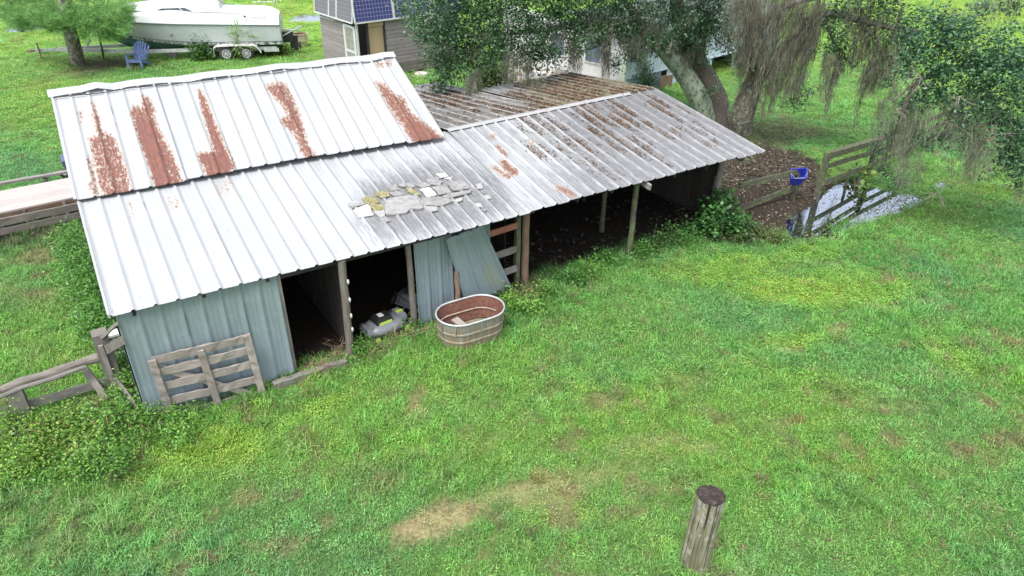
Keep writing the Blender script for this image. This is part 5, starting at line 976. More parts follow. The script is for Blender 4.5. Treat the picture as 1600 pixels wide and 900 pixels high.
# deck moulding above the sheer: rises inboard, with cabin trunk
def deck(t):
    w, ch, kz, cz, sz = stat(t); rise = .62*min(1, (1-t)*3.2)*(1 if t > .06 else .55+.45*t/.06); k = .05 if t > .03 else .12
    return [(w, sz), (w-.06*min(1, w), sz+rise*.45), (w*.86, sz+rise*.85), (w*.74, sz+rise), (w*.3, sz+rise+.06), (0, sz+rise+.08), (-w*.3, sz+rise+.06), (-w*.74, sz+rise), (-w*.86, sz+rise*.85), (-w+.06*min(1, w), sz+rise*.45), (-w, sz)]
mb = MB(); mb.loft(hullrings(deck)); dk = mb.build('deck', M_gel, boat, True)
mb = MB(); mb.add([bp(0.01, y, z) for y, z in deck(0)], [tuple(range(11))]); mb.build('transom_top', M_gel, boat)
def cab(t0, t1, h, wd, name='cabin', inset=0.):
    rings = []
    for i in range(13):
        a = i/12; t = t0+(t1-t0)*a; w, ch, kz, cz, sz = stat(t); e = min(1, a*3.5)**.6*min(1, (1-a)*2.)**.7; b = sz+.5; W_ = w*wd
        rings.append([bp(t*LEN, y, z) for y, z in ((W_, b), (W_*.93, b+h*e*.6), (W_*.8, b+h*e*.97), (W_*.4, b+h*e*1.05), (0, b+h*e*1.08), (-W_*.4, b+h*e*1.05), (-W_*.8, b+h*e*.97), (-W_*.93, b+h*e*.6), (-W_, b))])
    mb = MB(); mb.loft(rings, caps=True); return mb.build(name, M_gel, boat, True)
cab(.27, .90, .42, .84)
cab(.30, .52, .95, .70, 'windshield_base')
# side windows on the near and far side
for sg in (1, -1):
    ws = []
    for s_, z in ((5.55, 2.18), (5.1, 2.38), (4.1, 2.40), (3.7, 2.20)):
        w = stat(s_/LEN)[0]; ws.append(bp(s_, sg*(w*.80+.04-(z-2.18)*.12), z))
    mb = MB(); mb.slab([p+Z3*0 for p in ws], BN*sg, .02); wf = mb.build('cabin_window', M_glass, boat)
    for (i, j) in ((0, 1), (1, 2), (2, 3), (3, 0)): mb = MB(); mb.tube([ws[i]+BN*sg*.02, ws[j]+BN*sg*.02], .018, 5); mb.build('window_frame', M_metal, wf)
    m_ = MB(); m_.tube([(ws[1]*.25+ws[2]*.75)+BN*sg*.02, (ws[0]*.25+ws[3]*.75)+BN*sg*.02], .03, 5); m_.build('window_frame', M_white, wf)
mb = MB(); mb.tube([bp(4.3, 1.05, 2.22), bp(.9, 1.10, 2.12)], .014, 4); mb.build('deck_seam', M_line, boat)
mb = MB(); mb.tube([bp(3., 1.02, 3.0), bp(2.3, 1.05, 2.55), bp(1.9, 1.06, 2.5)], .02, 5); mb.build('cockpit_rail', M_line, boat)
mb = MB()
for s_ in np.linspace(6.3, 8.4, 5): w = stat(s_/LEN)[0]; mb.tube([bp(s_, w*.8, 2.3), bp(s_+.12, w*.95, 2.95)], .016, 5)
mb.tube([bp(s_+.12, stat(s_/LEN)[0]*.95, 2.95) for s_ in np.linspace(5.6, 8.5, 8)], .018, 5)
for s_ in np.linspace(6.3, 8.4, 5): w = stat(s_/LEN)[0]; mb.tube([bp(s_, -w*.8, 2.3), bp(s_+.12, -w*.95, 2.95)], .016, 5)
mb.tube([bp(s_+.12, -stat(s_/LEN)[0]*.95, 2.95) for s_ in np.linspace(5.6, 8.5, 8)], .018, 5); mb.build('bow_rail', M_metal, boat)
mb = MB()
for s_ in (.15, .55, 1.0): mb.tube([bp(s_, 1.0, 2.30), bp(s_-.05, 1.05, 2.60)], .015, 5); mb.tube([bp(s_, -1.0, 2.30), bp(s_-.05, -1.05, 2.60)], .015, 5)
for yy in (1.05, -1.05): mb.tube([bp(1.1, yy, 2.6), bp(0.1, yy, 2.6), bp(-.1, yy*.9, 2.35)], .016, 5)
mb.tube([bp(.1, 1.05, 2.6), bp(.1, -1.05, 2.6)], .016, 5); mb.build('stern_rail', M_white, boat)
for s_, z in ((4.9, 1.22), (1.5, 2.0), (3.6, 2.95)): mb = MB(); mb.lathe(bp(s_, stat(s_/LEN)[0]*(.965 if z < 1.5 else 1.0 if z < 2.5 else .72), z), [(.06, 0), (.05, .03), (.02, .04)], 10, az=BN, closed=True); mb.build('fitting', M_line, boat)
# outdrive
mb = MB(); mb.box(bp(-.25, 0, .85), (.5, .35, .5), BD, BN); mb.box(bp(-.5, 0, .55), (.35, .16, .7), BD, BN, taper=1.2); mb.lathe(bp(-.75, 0, .42), [(.02, -.05), (.2, 0), (.2, .04), (.04, .08)], 10, az=BD, closed=True); mb.build('outdrive', M_black, boat)
mb = MB(); mb.tube([bp(-.05, .7, 1.35), bp(-.6, .6, 1.25), bp(-.9, .3, 1.2)], .03, 5); mb.tube([bp(-.05, .7, 1.0), bp(-.6, .6, 1.25)], .03, 5); mb.tube([bp(-.6, .6, 1.25), bp(-.95, -.2, 1.3)], .04, 5); mb.build('swim_bracket', M_metal, boat)
def text(body, loc, ax, upv, size, mat, parent, name='lettering'):
    cu = bpy.data.curves.new(name, 'FONT'); cu.body = body; cu.size = size; cu.extrude = .003; tmp = bpy.data.objects.new(name, cu); COL.objects.link(tmp); dg = bpy.context.evaluated_depsgraph_get(); dg.update()
    me = bpy.data.meshes.new_from_object(tmp.evaluated_get(dg)); bpy.data.objects.remove(tmp, do_unlink=True); me.materials.clear(); me.materials.append(mat)
    ax = nrm(ax); upv = nrm(upv); nz = np.cross(ax, upv); o = bpy.data.objects.new(name, me); COL.objects.link(o); off = parent_world(parent); l = np.array(loc)-off
    o.matrix_local = Matrix(((ax[0], upv[0], nz[0], l[0]), (ax[1], upv[1], nz[1], l[1]), (ax[2], upv[2], nz[2], l[2]), (0, 0, 0, 1)))
    o.parent = parent; return o
text('TRACKER', bp(1.28, 1.25, 1.90), BD, Z3, .17, M_line, boat); text('FL 462 AL', bp(7.35, stat(7.0/LEN)[0]+.03, 1.55), nrm(bp(6.6, stat(6.6/LEN)[0], 0)-bp(7.3, stat(7.3/LEN)[0], 0)), Z3, .17, M_line, boat)
# trailer
tr = thing('boat_trailer', 'galvanised tandem-axle boat trailer with white fenders carrying the cabin cruiser', 'trailer', bp(4, 0, 0))
for yy in (.95, -.95): mb = MB(); mb.beam(bp(0.3, yy, .50), bp(6.6, yy, .50), .08, .15, side=BN, n=4, jit=.001); mb.build('frame_rail', M_metal, tr); mb = MB(); mb.beam(bp(6.55, yy, .50), bp(10.2, .05*np.sign(yy), .52), .08, .15, side=BN, n=4, jit=.001); mb.build('frame_rail', M_metal, tr)
mb = MB(); mb.beam(bp(9.3, 0, .52), bp(11.3, 0, .50), .1, .12, side=BN, n=2); mb.build('tongue', M_metal, tr); mb = MB(); mb.beam(bp(11.2, 0, .5), bp(11.55, 0, .46), .12, .1, side=BN, n=2); mb.tube([bp(11.0, .1, .1), bp(11.0, .1, .85)], .035, 6); mb.build('coupler', M_woodbrown, tr)
mb = MB(); mb.beam(bp(9.0, 0, .55), bp(8.5, 0, 1.25), .08, .08, side=BN, n=2); mb.build('winch_post', M_metal, tr)
for s_ in (.6, 2.2, 4., 5.6): mb = MB(); mb.beam(bp(s_, -.95, .43), bp(s_, .95, .43), .08, .08, n=2); mb.build('cross_member', M_metal, tr)
wx = []
wh0 = at(358, 78, .33)
s0_ = float((O_-wh0)@BD)
s0_ = (O_-wh0)@BD
for k_, s_ in enumerate((s0_, s0_-.92)):
    for yy in (1.22, -1.22):
        c_ = bp(s_, yy, .34); mb = MB(); mb.lathe(c_, [(.19, -.09), (.32, -.10), (.345, -.06), (.345, .06), (.32, .10), (.19, .09)], 24, az=BN, closed=True); w_ = mb.build('wheel', M_rubber, tr, True)
        sg = 1 if yy > 0 else -1; mb = MB(); mb.lathe(c_+BN*sg*.095, [(.205, -.01), (.205, .012), (.17, .012), (.165, -.02)], 20, az=BN*sg); 
        for a in range(8): t_ = a*math.pi/4; d_ = BD*math.cos(t_)+Z3*math.sin(t_); mb.beam(c_+BN*sg*.09+d_*.03, c_+BN*sg*.09+d_*.19, .045, .02, side=np.cross(d_, BN), n=1, jit=0)
        mb.lathe(c_+BN*sg*.08, [(.05, 0), (.05, .04), (.02, .05)], 10, az=BN*sg, closed=True); mb.build('rim', M_metal, w_)
sm = s0_-.46
for yy in (1.22, -1.22):
    mb = MB(); pts = [(1.02, .30), (.98, .66), (.85, .74), (0, .76), (-.85, .74), (-.98, .66), (-1.15, .38)]
    mb.loft([[bp(sm+a, yy-.14, z), bp(sm+a, yy+.14, z), bp(sm+a, yy+.15, z-.06)] for a, z in pts]); mb.build('fender', M_white, tr).modifiers.new('t', 'SOLIDIFY').thickness = .02
mb = MB(); mb.box(bp(.55, .98, .42), (.7, .1, .16), BD, BN); mb.build('side_plate', M_metal, tr)
cbt = thing('cinder_block', 'pale concrete block propping the boat trailer frame beside the chair', 'cinder block', at(271, 92, 0)); pblk = at(271, 90, 0); mb = MB(); mb.box(pblk+Z3*.2, (.40, .2, .20), BD, BN); mb.box(pblk+Z3*.02, (.40, .2, .16), BD, BN); mb.build('block', M_conc, cbt)

# ------------------------------------------------------------------ blue slatted garden chair
chp = at(216, 106, 0); ch = thing('garden_chair', 'blue slatted fan-back garden chair on the grass in front of the trailer', 'chair', chp)
M_blue = mat_plain('faded_blue_plastic', (.16, .23, .48), .5, var=.12, sc=8); cx_ = nrm([1, -.05, 0]); cy_ = nrm([.05, 1, 0])
for i in range(7):
    k_ = (i-3)/3; b0 = chp+cx_*k_*.24+cy_*.35+Z3*.30; b1 = chp+cx_*k_*.36+cy_*.68+Z3*(1.08-.20*k_*k_); mb = MB(); mb.beam(b0, b1, .075, .02, side=cx_, n=2, jit=.001); mb.build('back_slat', M_blue, ch)
for i in range(6): mb = MB(); c_ = chp+cy_*(-.15+.1*i)+Z3*(.38-.03*i); mb.beam(c_-cx_*.27, c_+cx_*.27, .085, .02, side=cy_, n=1, jit=.001); mb.build('seat_slat', M_blue, ch)
for sx in (-1, 1):
    mb = MB(); mb.beam(chp+cx_*sx*.34-cy_*.25+Z3*.56, chp+cx_*sx*.34+cy_*.45+Z3*.54, .13, .025, side=cx_, n=2, jit=.001); mb.build('armrest', M_blue, ch)
    mb = MB(); mb.beam(chp+cx_*sx*.32-cy_*.2, chp+cx_*sx*.31-cy_*.2+Z3*.56, .09, .05, side=cx_, n=2, jit=.001); mb.build('front_leg', M_blue, ch)
    mb = MB(); mb.beam(chp+cx_*sx*.29-cy_*.18+Z3*.36, chp+cx_*sx*.29+cy_*.7+Z3*.03, .04, .1, side=cx_, n=2, jit=.001); mb.build('back_leg', M_blue, ch)
mb = MB(); mb.beam(chp-cx_*.33-cy_*.2+Z3*.33, chp+cx_*.33-cy_*.2+Z3*.33, .03, .12, n=1, jit=.001, side=cy_); mb.build('front_apron', M_blue, ch)
mb = MB(); mb.beam(chp-cx_*.40+cy_*.55+Z3*.72, chp+cx_*.40+cy_*.55+Z3*.72, .02, .05, n=1, jit=.001, side=cy_); mb.build('back_rail', M_blue, ch)

# ------------------------------------------------------------------ tub by the stern
tbp = at(471, 73, 0); tb = thing('round_tub', 'rusty cream round planter tub standing behind the boat stern', 'tub', tbp); M_cream = mat_plain('rusty_cream_metal', (.55, .52, .36), .6, var=.15, sc=5, dirt=(.25, .13, .06), dirtamt=.7)
mb = MB(); mb.lathe(tbp, [(.28, 0), (.34, .25), (.37, .3), (.38, .62), (.41, .64), (.41, .67), (.37, .67)], 24); mb.build('wall', M_cream, tb, False); mb = MB(); mb.lathe(tbp, [(.365, .66), (.34, .4), (.0, .4)], 24); mb.build('inside', M_tankin.m, tb)
for yy in (-.4, .42): mb = MB(); mb.tube([tbp+np.array([yy, -.06, .5]), tbp+np.array([yy*1.15, 0, .42]), tbp+np.array([yy, .06, .5])], .015, 5); mb.build('handle', M_metal, tb)

# ------------------------------------------------------------------ solar shed
SC_ = at(553, 37, 2.42); SA = nrm([math.cos(math.radians(46)), math.sin(math.radians(46)), 0]); SB = nrm([math.cos(math.radians(128)), math.sin(math.radians(128)), 0])
sol = thing('solar_shed', 'grey weathered plank shed with dark blue solar panels mounted around its upper walls', 'shed', [SC_[0], SC_[1], 0])
W0 = SC_+SA*.12+SB*.12; W0[2] = 0; w1 = W0+SA*5.6; w2 = W0+SB*3.6
def hboards(parent, p0, p1, z0, z1, w, mat, name='wall_board', t=.025, jit=.02):
    n = int(round((z1-z0)/w)); d = nrm(p1-p0); nn = nrm(np.cross(Z3, d))
    for i in range(n):
        z = z0+(i+.5)*(z1-z0)/n; mb = MB(); mb.beam(p0+Z3*z+nn*random.uniform(-.008, .008)+Z3*random.uniform(-.008, .008), p1+Z3*z+nn*random.uniform(-.008, .008)+Z3*random.uniform(-.01, .01), t, (z1-z0)/n-.012, side=nn, n=8, jit=.003); mb.build(name, mat, parent)
M_shedw = mat_wood('grey_violet_planks', (.21, .185, .19), (.29, .262, .265), (.12, .10, .10))
hboards(sol, W0+SA*1.45, w1, .5, 2.42, .16, M_shedw); hboards(sol, W0+SA*.0, w1, .05, .5, .15, M_wooddark, 'base_board')
hboards(sol, W0+SB*1.15, w2, .3, 2.42, .17, M_shedw)
mb = MB(); mb.slab([W0+SA*.5+SB*3, w1+SB*3, w1+SB*3+Z3*2.42, W0+SA*.5+SB*3+Z3*2.42], SB, .04); mb.build('rear_wall', M_shedw, sol); mb = MB(); mb.slab([w1, w1+SB*3, w1+SB*3+Z3*2.42, w1+Z3*2.42], SA, .04); mb.build('side_wall', M_shedw, sol)
mb = MB(); mb.slab([W0+Z3*.12, w1+Z3*.12, w1+SB*3+Z3*.12, W0+SB*3+Z3*.12], Z3, .03); mb.build('floor', M_wooddark, sol)
mb = MB(); mb.slab([W0+Z3*3.9, w1+Z3*3.9, w1+SB*3.4+Z3*3.9, W0+SB*3.4+Z3*3.9], Z3, .06); mb.build('roof', M_metal, sol)
M_tan = mat_wood('warm_board', (.40, .29, .17), (.50, .38, .24), (.20, .13, .08)); mb = MB(); mb.slab([W0+SA*.62+SB*.06+Z3*.1, W0+SA*1.42+SB*.05+Z3*.1, W0+SA*1.42+SB*.05+Z3*2.3, W0+SA*.62+SB*.06+Z3*2.3], SB, .02); mb.build('door_board', M_tan, sol)
for u_ in (.04, .56, 1.45, 5.55): mb = MB(); mb.beam(W0+SA*u_, W0+SA*u_+Z3*2.42, .08, .08, side=SA, n=3); mb.build('corner_post', M_woodin if u_ > .1 else M_white, sol)
for p0, p1 in ((W0-SA*.1, w1), (W0-SB*.1, w2)): mb = MB(); mb.beam(p0+Z3*2.47, p1+Z3*2.47, .10, .10, n=6, jit=.002); mb.build('top_beam', M_wood, sol)
mb = MB(); mb.beam(W0+SA*.55+Z3*2.3, W0+SA*1.45+Z3*2.3, .04, .22, n=2); mb.build('lintel', M_tan, sol)
# screen door on the left wall
dr = []
def dp(u_, z): return W0+SB*(.08+u_)-SA*.05+Z3*z
for a, b in (((0, .08), (0, 2.25)), ((.95, .08), (.95, 2.25)), ((0, 2.22), (.95, 2.22)), ((0, 1.2), (.95, 1.2)), ((0, .12), (.95, .12))): mb = MB(); mb.beam(dp(*a), dp(*b), .04, .12 if a[0] == b[0] else .10, side=SA, n=2, jit=.001); dr.append(mb)
d0 = dr[0]; 
for m_ in dr[1:]: d0.add(m_.v, m_.f, None)
d0.uv = []; d0.has = False; door = d0.build('screen_door', M_white, sol)
for z0_, z1_ in ((.15, 1.16), (1.24, 2.2)): mb = MB(); mb.slab([dp(.05, z0_), dp(.9, z0_), dp(.9, z1_), dp(.05, z1_)], SA, .006); mb.build('screen', mat_plain('grey_mesh_screen', (.28, .27, .24), .7, var=.2), door)
# solar panels
M_pv = NT('solar_cells'); _u = M_pv.coord('UV', (1, 1, 1)); _s = M_pv.n('ShaderNodeSeparateXYZ'); M_pv.l(_u, _s.inputs[0])
def _grid(o, per, w): f = M_pv.math('FRACT', M_pv.math('DIVIDE', o, per)); return M_pv.math('LESS_THAN', f, w)
_g = M_pv.math('MAXIMUM', _grid(_s.outputs[0], .158, .07), _grid(_s.outputs[1], .158, .07)); M_pv.base(M_pv.mix(_g, (.016, .022, .12), (.30, .32, .42))); M_pv.rough(.3)
M_pvd = NT('dull_solar_cells'); _u = M_pvd.coord('UV', (1, 1, 1)); _s = M_pvd.n('ShaderNodeSeparateXYZ'); M_pvd.l(_u, _s.inputs[0])
_g = M_pvd.math('MAXIMUM', M_pvd.math('LESS_THAN', M_pvd.math('FRACT', M_pvd.math('DIVIDE', _s.outputs[0], .158)), .08), M_pvd.math('LESS_THAN', M_pvd.math('FRACT', M_pvd.math('DIVIDE', _s.outputs[1], .158)), .08)); M_pvd.base(M_pvd.mix(_g, (.10, .095, .115), (.24, .24, .27))); M_pvd.rough(.35)
def pv(p, ax, w, h, mat, tilt, nn):
    upv = nrm(Z3+nn*tilt); a, b, c, d = p, p+ax*w, p+ax*w+upv*h, p+upv*h; mb = MB(); o_ = np.cross(ax, upv); o_ = o_ if o_@nn > 0 else -o_; e = .04
    ins = [a+ax*e+upv*e, b-ax*e+upv*e, c-ax*e-upv*e, d+ax*e-upv*e]; mb.slab(ins, -o_, .02); mb.uv = []
    for f in mb.f:
        for q in f: v_ = np.array(mb.v[q])-p; mb.uv.append((float(v_@ax)-e, float(v_@upv)-e))
    ob = mb.build('solar_panel', mat, sol)
    for s_, t_ in ((a, b), (b, c), (c, d), (d, a)): m_ = MB(); m_.beam(s_+o_*.01, t_+o_*.01, .05, .05, side=o_, n=1, jit=0); m_.build('panel_frame', M_white, ob)
nf = nrm(np.cross(SA, Z3)); nl = nrm(np.cross(Z3, SB)); 
for i in range(3): pv(SC_+SA*(.03+2.04*i)+nf*.04, SA, 2.0, 1.5, M_pv.m, -.12, nf)
for i, (u_, w_) in enumerate(((.05, 1.5), (1.58, .75), (2.36, 1.5))): pv(SC_+SB*u_+nl*.04, SB, w_, 1.5, M_pvd.m, -.12, nl)
slab_ = thing('stepping_stone', 'pale round concrete stone lying in the grass beside the plank shed', 'stone', at(658, 116, 0)); mb = MB(); mb.lathe(at(658, 116, 0), [(.30, 0), (.30, .05), (.27, .07), (0, .07)], 14); mb.build('stone', M_concpale, slab_)

# ------------------------------------------------------------------ house behind the oaks
H1 = np.array([6.57, 30.34, 0]); HD = nrm(np.array([9.14, 32.87, 0])-H1); HC = H1-HD*3.15; HL = np.cross(Z3, HD)       # HD along the right wall, HL toward the left-back
house = thing('mobile_home', 'pale blue ribbed metal house with a white end wall, half hidden behind the oaks', 'house', HC)
def ribwall(parent, p0, p1, z0, z1, mat, sp=.23, name='wall_panel'):
    L_ = np.linalg.norm(p1-p0); d = (p1-p0)/L_; nn = nrm(np.cross(d, Z3)); npan = max(1, int(round(L_/.92)))
    for k_ in range(npan):
        pts = []; a0_ = k_*L_/npan; 
        for j in range(4):
            q_ = a0_+j*L_/npan/4; e_ = L_/npan/4; pts += [(q_, 0), (q_+e_*.72, 0), (q_+e_*.80, .02), (q_+e_*.95, .02)]
        pts.append((a0_+L_/npan-.002, 0)); mb = MB(); P = [p0+d*a+nn*b+Z3*z0 for a, b in pts]+[p0+d*a+nn*b+Z3*z1 for a, b in pts]; m_ = len(pts); mb.add(P, [(i, i+1, m_+i+1, m_+i) for i in range(m_-1)]); mb.build(name, mat, parent).modifiers.new('t', 'SOLIDIFY').thickness = .01
HE = HC+HD*13.
ribwall(house, HC, HE, .78, 2.35, M_bluewall)
for a, b, m_ in ((0, 2.7, M_skirt), (3.15, 3.95, M_bluewall), (6.2, 6.75, M_bluewall), (8.6, 13., M_skirt)): ribwall(house, HC+HD*a+HL*.03, HC+HD*b+HL*.03, 0, .76, m_, name='skirting_panel')
mb = MB(); mb.beam(HC-HL*.02+Z3*.77, HE-HL*.02+Z3*.77, .03, .05, n=4, jit=.001); mb.build('sill_strip', M_bluewall, house)
mb = MB(); mb.slab([HC+HL*.05, HC+HL*7, HC+HL*7+Z3*2.9, HC+HL*.05+Z3*2.35], HD, .06); mb.build('end_wall', M_white, house)
mb = MB(); mb.beam(HC+Z3*0, HC+Z3*2.36, .28, .14, side=HL, n=2, jit=.001); mb.build('corner_strip', mat_plain('pale_green_trim', (.55, .62, .50), .6, var=.1), house)
for s_ in (1.6, 3.6): mb = MB(); mb.box(HC+HL*s_-HD*.03+Z3*1.65, (.9, .04, 1.0), HL, HD); wq = mb.build('window', M_white, house); mb = MB(); mb.box(HC+HL*s_-HD*.055+Z3*1.65, (.76, .02, .86), HL, HD); mb.build('pane', M_glass, wq)
mb = MB(); mb.slab([HC-HL*.25-HD*.2+Z3*2.33, HE-HL*.25+Z3*2.33, HE+HL*3+Z3*3.0, HC+HL*3-HD*.2+Z3*3.0], Z3, .04); mb.build('porch_roof', mat_plain('dark_green_roof', (.09, .13, .10), .7, var=.2, sc=4), house)
# taller white lap-sided part behind
for i in range(12):
    z = 2.75+i*.115; mb = MB(); mb.beam(HC+HL*2.9+HD*4.5+Z3*z, HE+HL*2.9+Z3*z, .03, .108, side=HL+Z3*.18, n=2, jit=.001); mb.build('lap_board', M_white, house)
mb = MB(); mb.slab([HC+HL*2.95+HD*4.5+Z3*2.6, HE+HL*2.95+Z3*2.6, HE+HL*2.95+Z3*5.4, HC+HL*2.95+HD*4.5+Z3*5.4], HL, .05); mb.build('upper_wall', M_white, house)
mb = MB(); mb.beam(HC+HL*2.88+HD*4.5+Z3*4.14, HE+HL*2.88+Z3*4.14, .05, .06, n=2, jit=.001); mb.build('belt_strip', M_metal, house)
vt = atY(1150, 5, 1); d_ = ray(1150, 5); n0 = HL; P0_ = HC+HL*2.86; tt = ((P0_-np.array([0, 0, CAM_H]))@n0)/(d_@n0); vp = np.array([0, 0, CAM_H])+d_*tt
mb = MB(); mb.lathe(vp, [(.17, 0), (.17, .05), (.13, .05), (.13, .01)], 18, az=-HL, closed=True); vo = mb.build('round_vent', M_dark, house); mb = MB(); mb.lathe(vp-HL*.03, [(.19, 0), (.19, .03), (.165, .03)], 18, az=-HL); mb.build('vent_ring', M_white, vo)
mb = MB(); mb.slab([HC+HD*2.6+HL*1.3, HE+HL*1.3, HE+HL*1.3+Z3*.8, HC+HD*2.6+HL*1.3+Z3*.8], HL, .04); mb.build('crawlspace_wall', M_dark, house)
# open hatch board under house
hb = thing('plywood_hatch', 'dark loose hatch board leaning under the house wall by the forked oak', 'board', HC+HD*2.9); mb = MB(); a = at(1005, 128, 0); mb.beam(HC+HD*2.2-HL*.3+Z3*.35, HC+HD*3.05-HL*.35+Z3*.3, .04, .55, n=3); mb.build('board', M_woodbrown, hb)
# deck
dkp = thing('porch_deck', 'low tan plank deck in front of the white end wall, partly under the oak leaves', 'deck', HC+HL*2-HD*2)
for i in range(20):
    s_ = -HD*(.15+.19*i); mb = MB(); mb.beam(HC+HL*.6+s_+Z3*.55, HC+HL*4.6+s_+Z3*.55, .175, .035, side=HD, n=3, jit=.003); mb.build('deck_board', M_tan if i % 5 == 3 else mat_tanp if False else M_deckp, dkp)
for a in (.8, 2.6, 4.4):
    for b in (.3, 2., 3.7): post(dkp, HC+HL*a-HD*b, .53, .05, M_wooddark, 'leg')
rmp = thing('deck_ramp', 'weathered slatted ramp lying on the deck near the dark pot', 'ramp', at(875, 112, .6))
for i in range(9): mb = MB(); c_ = at(868+i*2.2, 119-i*2.2, .62); mb.beam(c_-HD*.55, c_+HD*.45, .09, .03, side=HL, n=2); mb.build('slat', M_wood, rmp)
pt = at(899, 112, .57); pot = thing('plant_pot', 'dark round plant pot standing at the right end of the porch deck', 'plant pot', pt); mb = MB(); mb.lathe(pt, [(.20, 0), (.26, .35), (.29, .36), (.29, .42), (.24, .42), (.22, .34), (0, .34)], 18); mb.build('pot', mat_plain('charcoal_pot', (.05, .05, .055), .6), pot)
foliage('stems', pot, [(pt+Z3*.9, (.2, .2, .45), 260)], .07, OAK, seed=71); mb = MB(); mb.tube([pt+Z3*.3, pt+Z3*1.2], .04, 6); mb.build('stem', M_tan, pot)
bn = at(824, 124, .45); bin_ = thing('trash_bin', 'small white bin with a black domed lid beside the porch deck', 'bin', bn); mb = MB(); mb.lathe(bn, [(.15, 0), (.20, .4), (.0, .4)], 16); mb.build('body', M_white, bin_, True); mb = MB(); mb.lathe(bn, [(.23, .39), (.24, .45), (.17, .54), (0, .57)], 16); mb.build('lid', M_black, bin_, True)
cbx = at(843, 126, .40); clr = thing('cooler_box', 'pale blue cooler box standing by the deck edge next to the white bin', 'cooler', cbx); mb = MB(); mb.box(cbx+Z3*.15, (.5, .3, .3), HL, HD, taper=1.05); mb.build('body', M_bluewall, clr); mb = MB(); mb.box(cbx+Z3*.33, (.54, .34, .06), HL, HD); mb.build('lid', M_white, clr)
gl = MB(); gw = at(955, 128, .8); tag(gl.beam(HC-HD*2.6+HL*.2+Z3*.25, HC-HD*.3+HL*.1+Z3*.25, .04, .55, n=4).build('low_wall', M_skirt), 'low grey-blue panel between the shed roof and the white house corner', 'panel')
# wooden frame far right
fr = thing('timber_gateway', 'small open timber frame standing in the far meadow behind the moss curtain', 'frame', at(1268, 38, 0)); fa_ = at(1265, 40, 0); fb_ = at(1300, 36, 0)
for p_ in (fa_, fb_): post(fr, p_, 1.25, .06, M_wood, square=True)
for z in (1.22, .1): mb = MB(); mb.beam(fa_+Z3*z, fb_+Z3*z, .06, .08, n=3); mb.build('rail', M_wood, fr)

# ------------------------------------------------------------------ shrubs and weeds
def shrub(label, base, blobs, size, cols, seed, cat='shrub', group=None, stems=5, aspect=.55, tr=.1, name='shrub', twig=10):
    t = thing(name, label, cat, base, group); foliage('foliage', t, blobs, size, cols, seed=seed, tr=tr, aspect=aspect, twig=twig)
    mb = MB(); r = np.random.default_rng(seed)
    for i in range(stems):
        c, rad, _ = blobs[i % len(blobs)]; q_ = np.array(c)+r.normal(size=3)*np.array(rad)*.3; b = np.array(base)+np.array([r.normal()*.08, r.normal()*.08, -.02]); mb.tube([b, (b+q_)/2+r.normal(size=3)*.05, q_], [.016, .012, .005], 5)
    mb.build('stems', M_barkd, t); return t
def GB(px, py, z, r, n, rz=1.): c = at(px, py, z); return (c, (r, r, r*rz), n)
b = at(150, 470, 0); shrub('tall bright green weed bush hugging the left barn wall below the boardwalk', at(150, 440, 0), [GB(112, 380, .5, .42, 1500), GB(130, 400, .55, .5, 1700), GB(125, 430, .45, .5, 1600), GB(142, 450, .5, .5, 1600), GB(158, 480, .4, .4, 1400), GB(120, 365, .5, .3, 700)], .06, BUSH, 81, stems=9)
shrub('leafy green weed bush at the barn corner behind the thick fence post', at(170, 545, 0), [GB(165, 505, .4, .40, 1400), GB(172, 528, .3, .32, 900), GB(190, 560, .25, .28, 900), GB(140, 500, .3, .25, 600)], .055, BUSH, 82)
WEED = ((.04, .11, .02), (.12, .29, .045), (.26, .44, .08)); WEEDY = ((.05, .12, .02), (.15, .31, .04), (.29, .44, .07))
wl = [('dense green bush around the foot of the leaning gate', [(235, 640), (262, 655), (215, 650), (275, 672)], WEED, .36), ('tall weed bush below the diagonal fence plank', [(175, 640), (190, 665), (150, 655), (200, 690)], WEED, .42), ('yellow-tinged weed bush smothering the lower fence rail', [(110, 650), (90, 670), (130, 690), (70, 655)], WEEDY, .42),
      ('rank weed bush at the left picture edge under the pole fence', [(20, 660), (45, 690), (5, 690), (60, 710)], WEEDY, .42), ('dark green weed bush in the lower weed bank left of the gate', [(150, 710), (120, 725), (180, 725)], WEED, .36), ('broad low weed bush in the weed bank nearest the bottom left', [(50, 725), (10, 725), (85, 720)], WEEDY, .26), ('small weed bush between the thick post and the barn corner', [(200, 600), (190, 585), (210, 620)], WEED, .30)]
for i, (lb, pts, cl, rr) in enumerate(wl): shrub(lb, at(pts[0][0], pts[0][1]+12, 0), [GB(px+random.uniform(-6, 6), py+random.uniform(-6, 6), .05+.22*random.random(), rr*random.uniform(.5, .85), 340, random.uniform(.5, 1.2)) for px, py in pts]+[GB(px+random.uniform(-18, 18), py+random.uniform(-14, 14), .3, .12, 110, 2.2) for px, py in pts for _ in range(2)]+[GB(px+random.uniform(-25, 25), py+random.uniform(-8, 22), .12, .16, 160, .8) for px, py in pts], .050, cl, 100+i, stems=8)
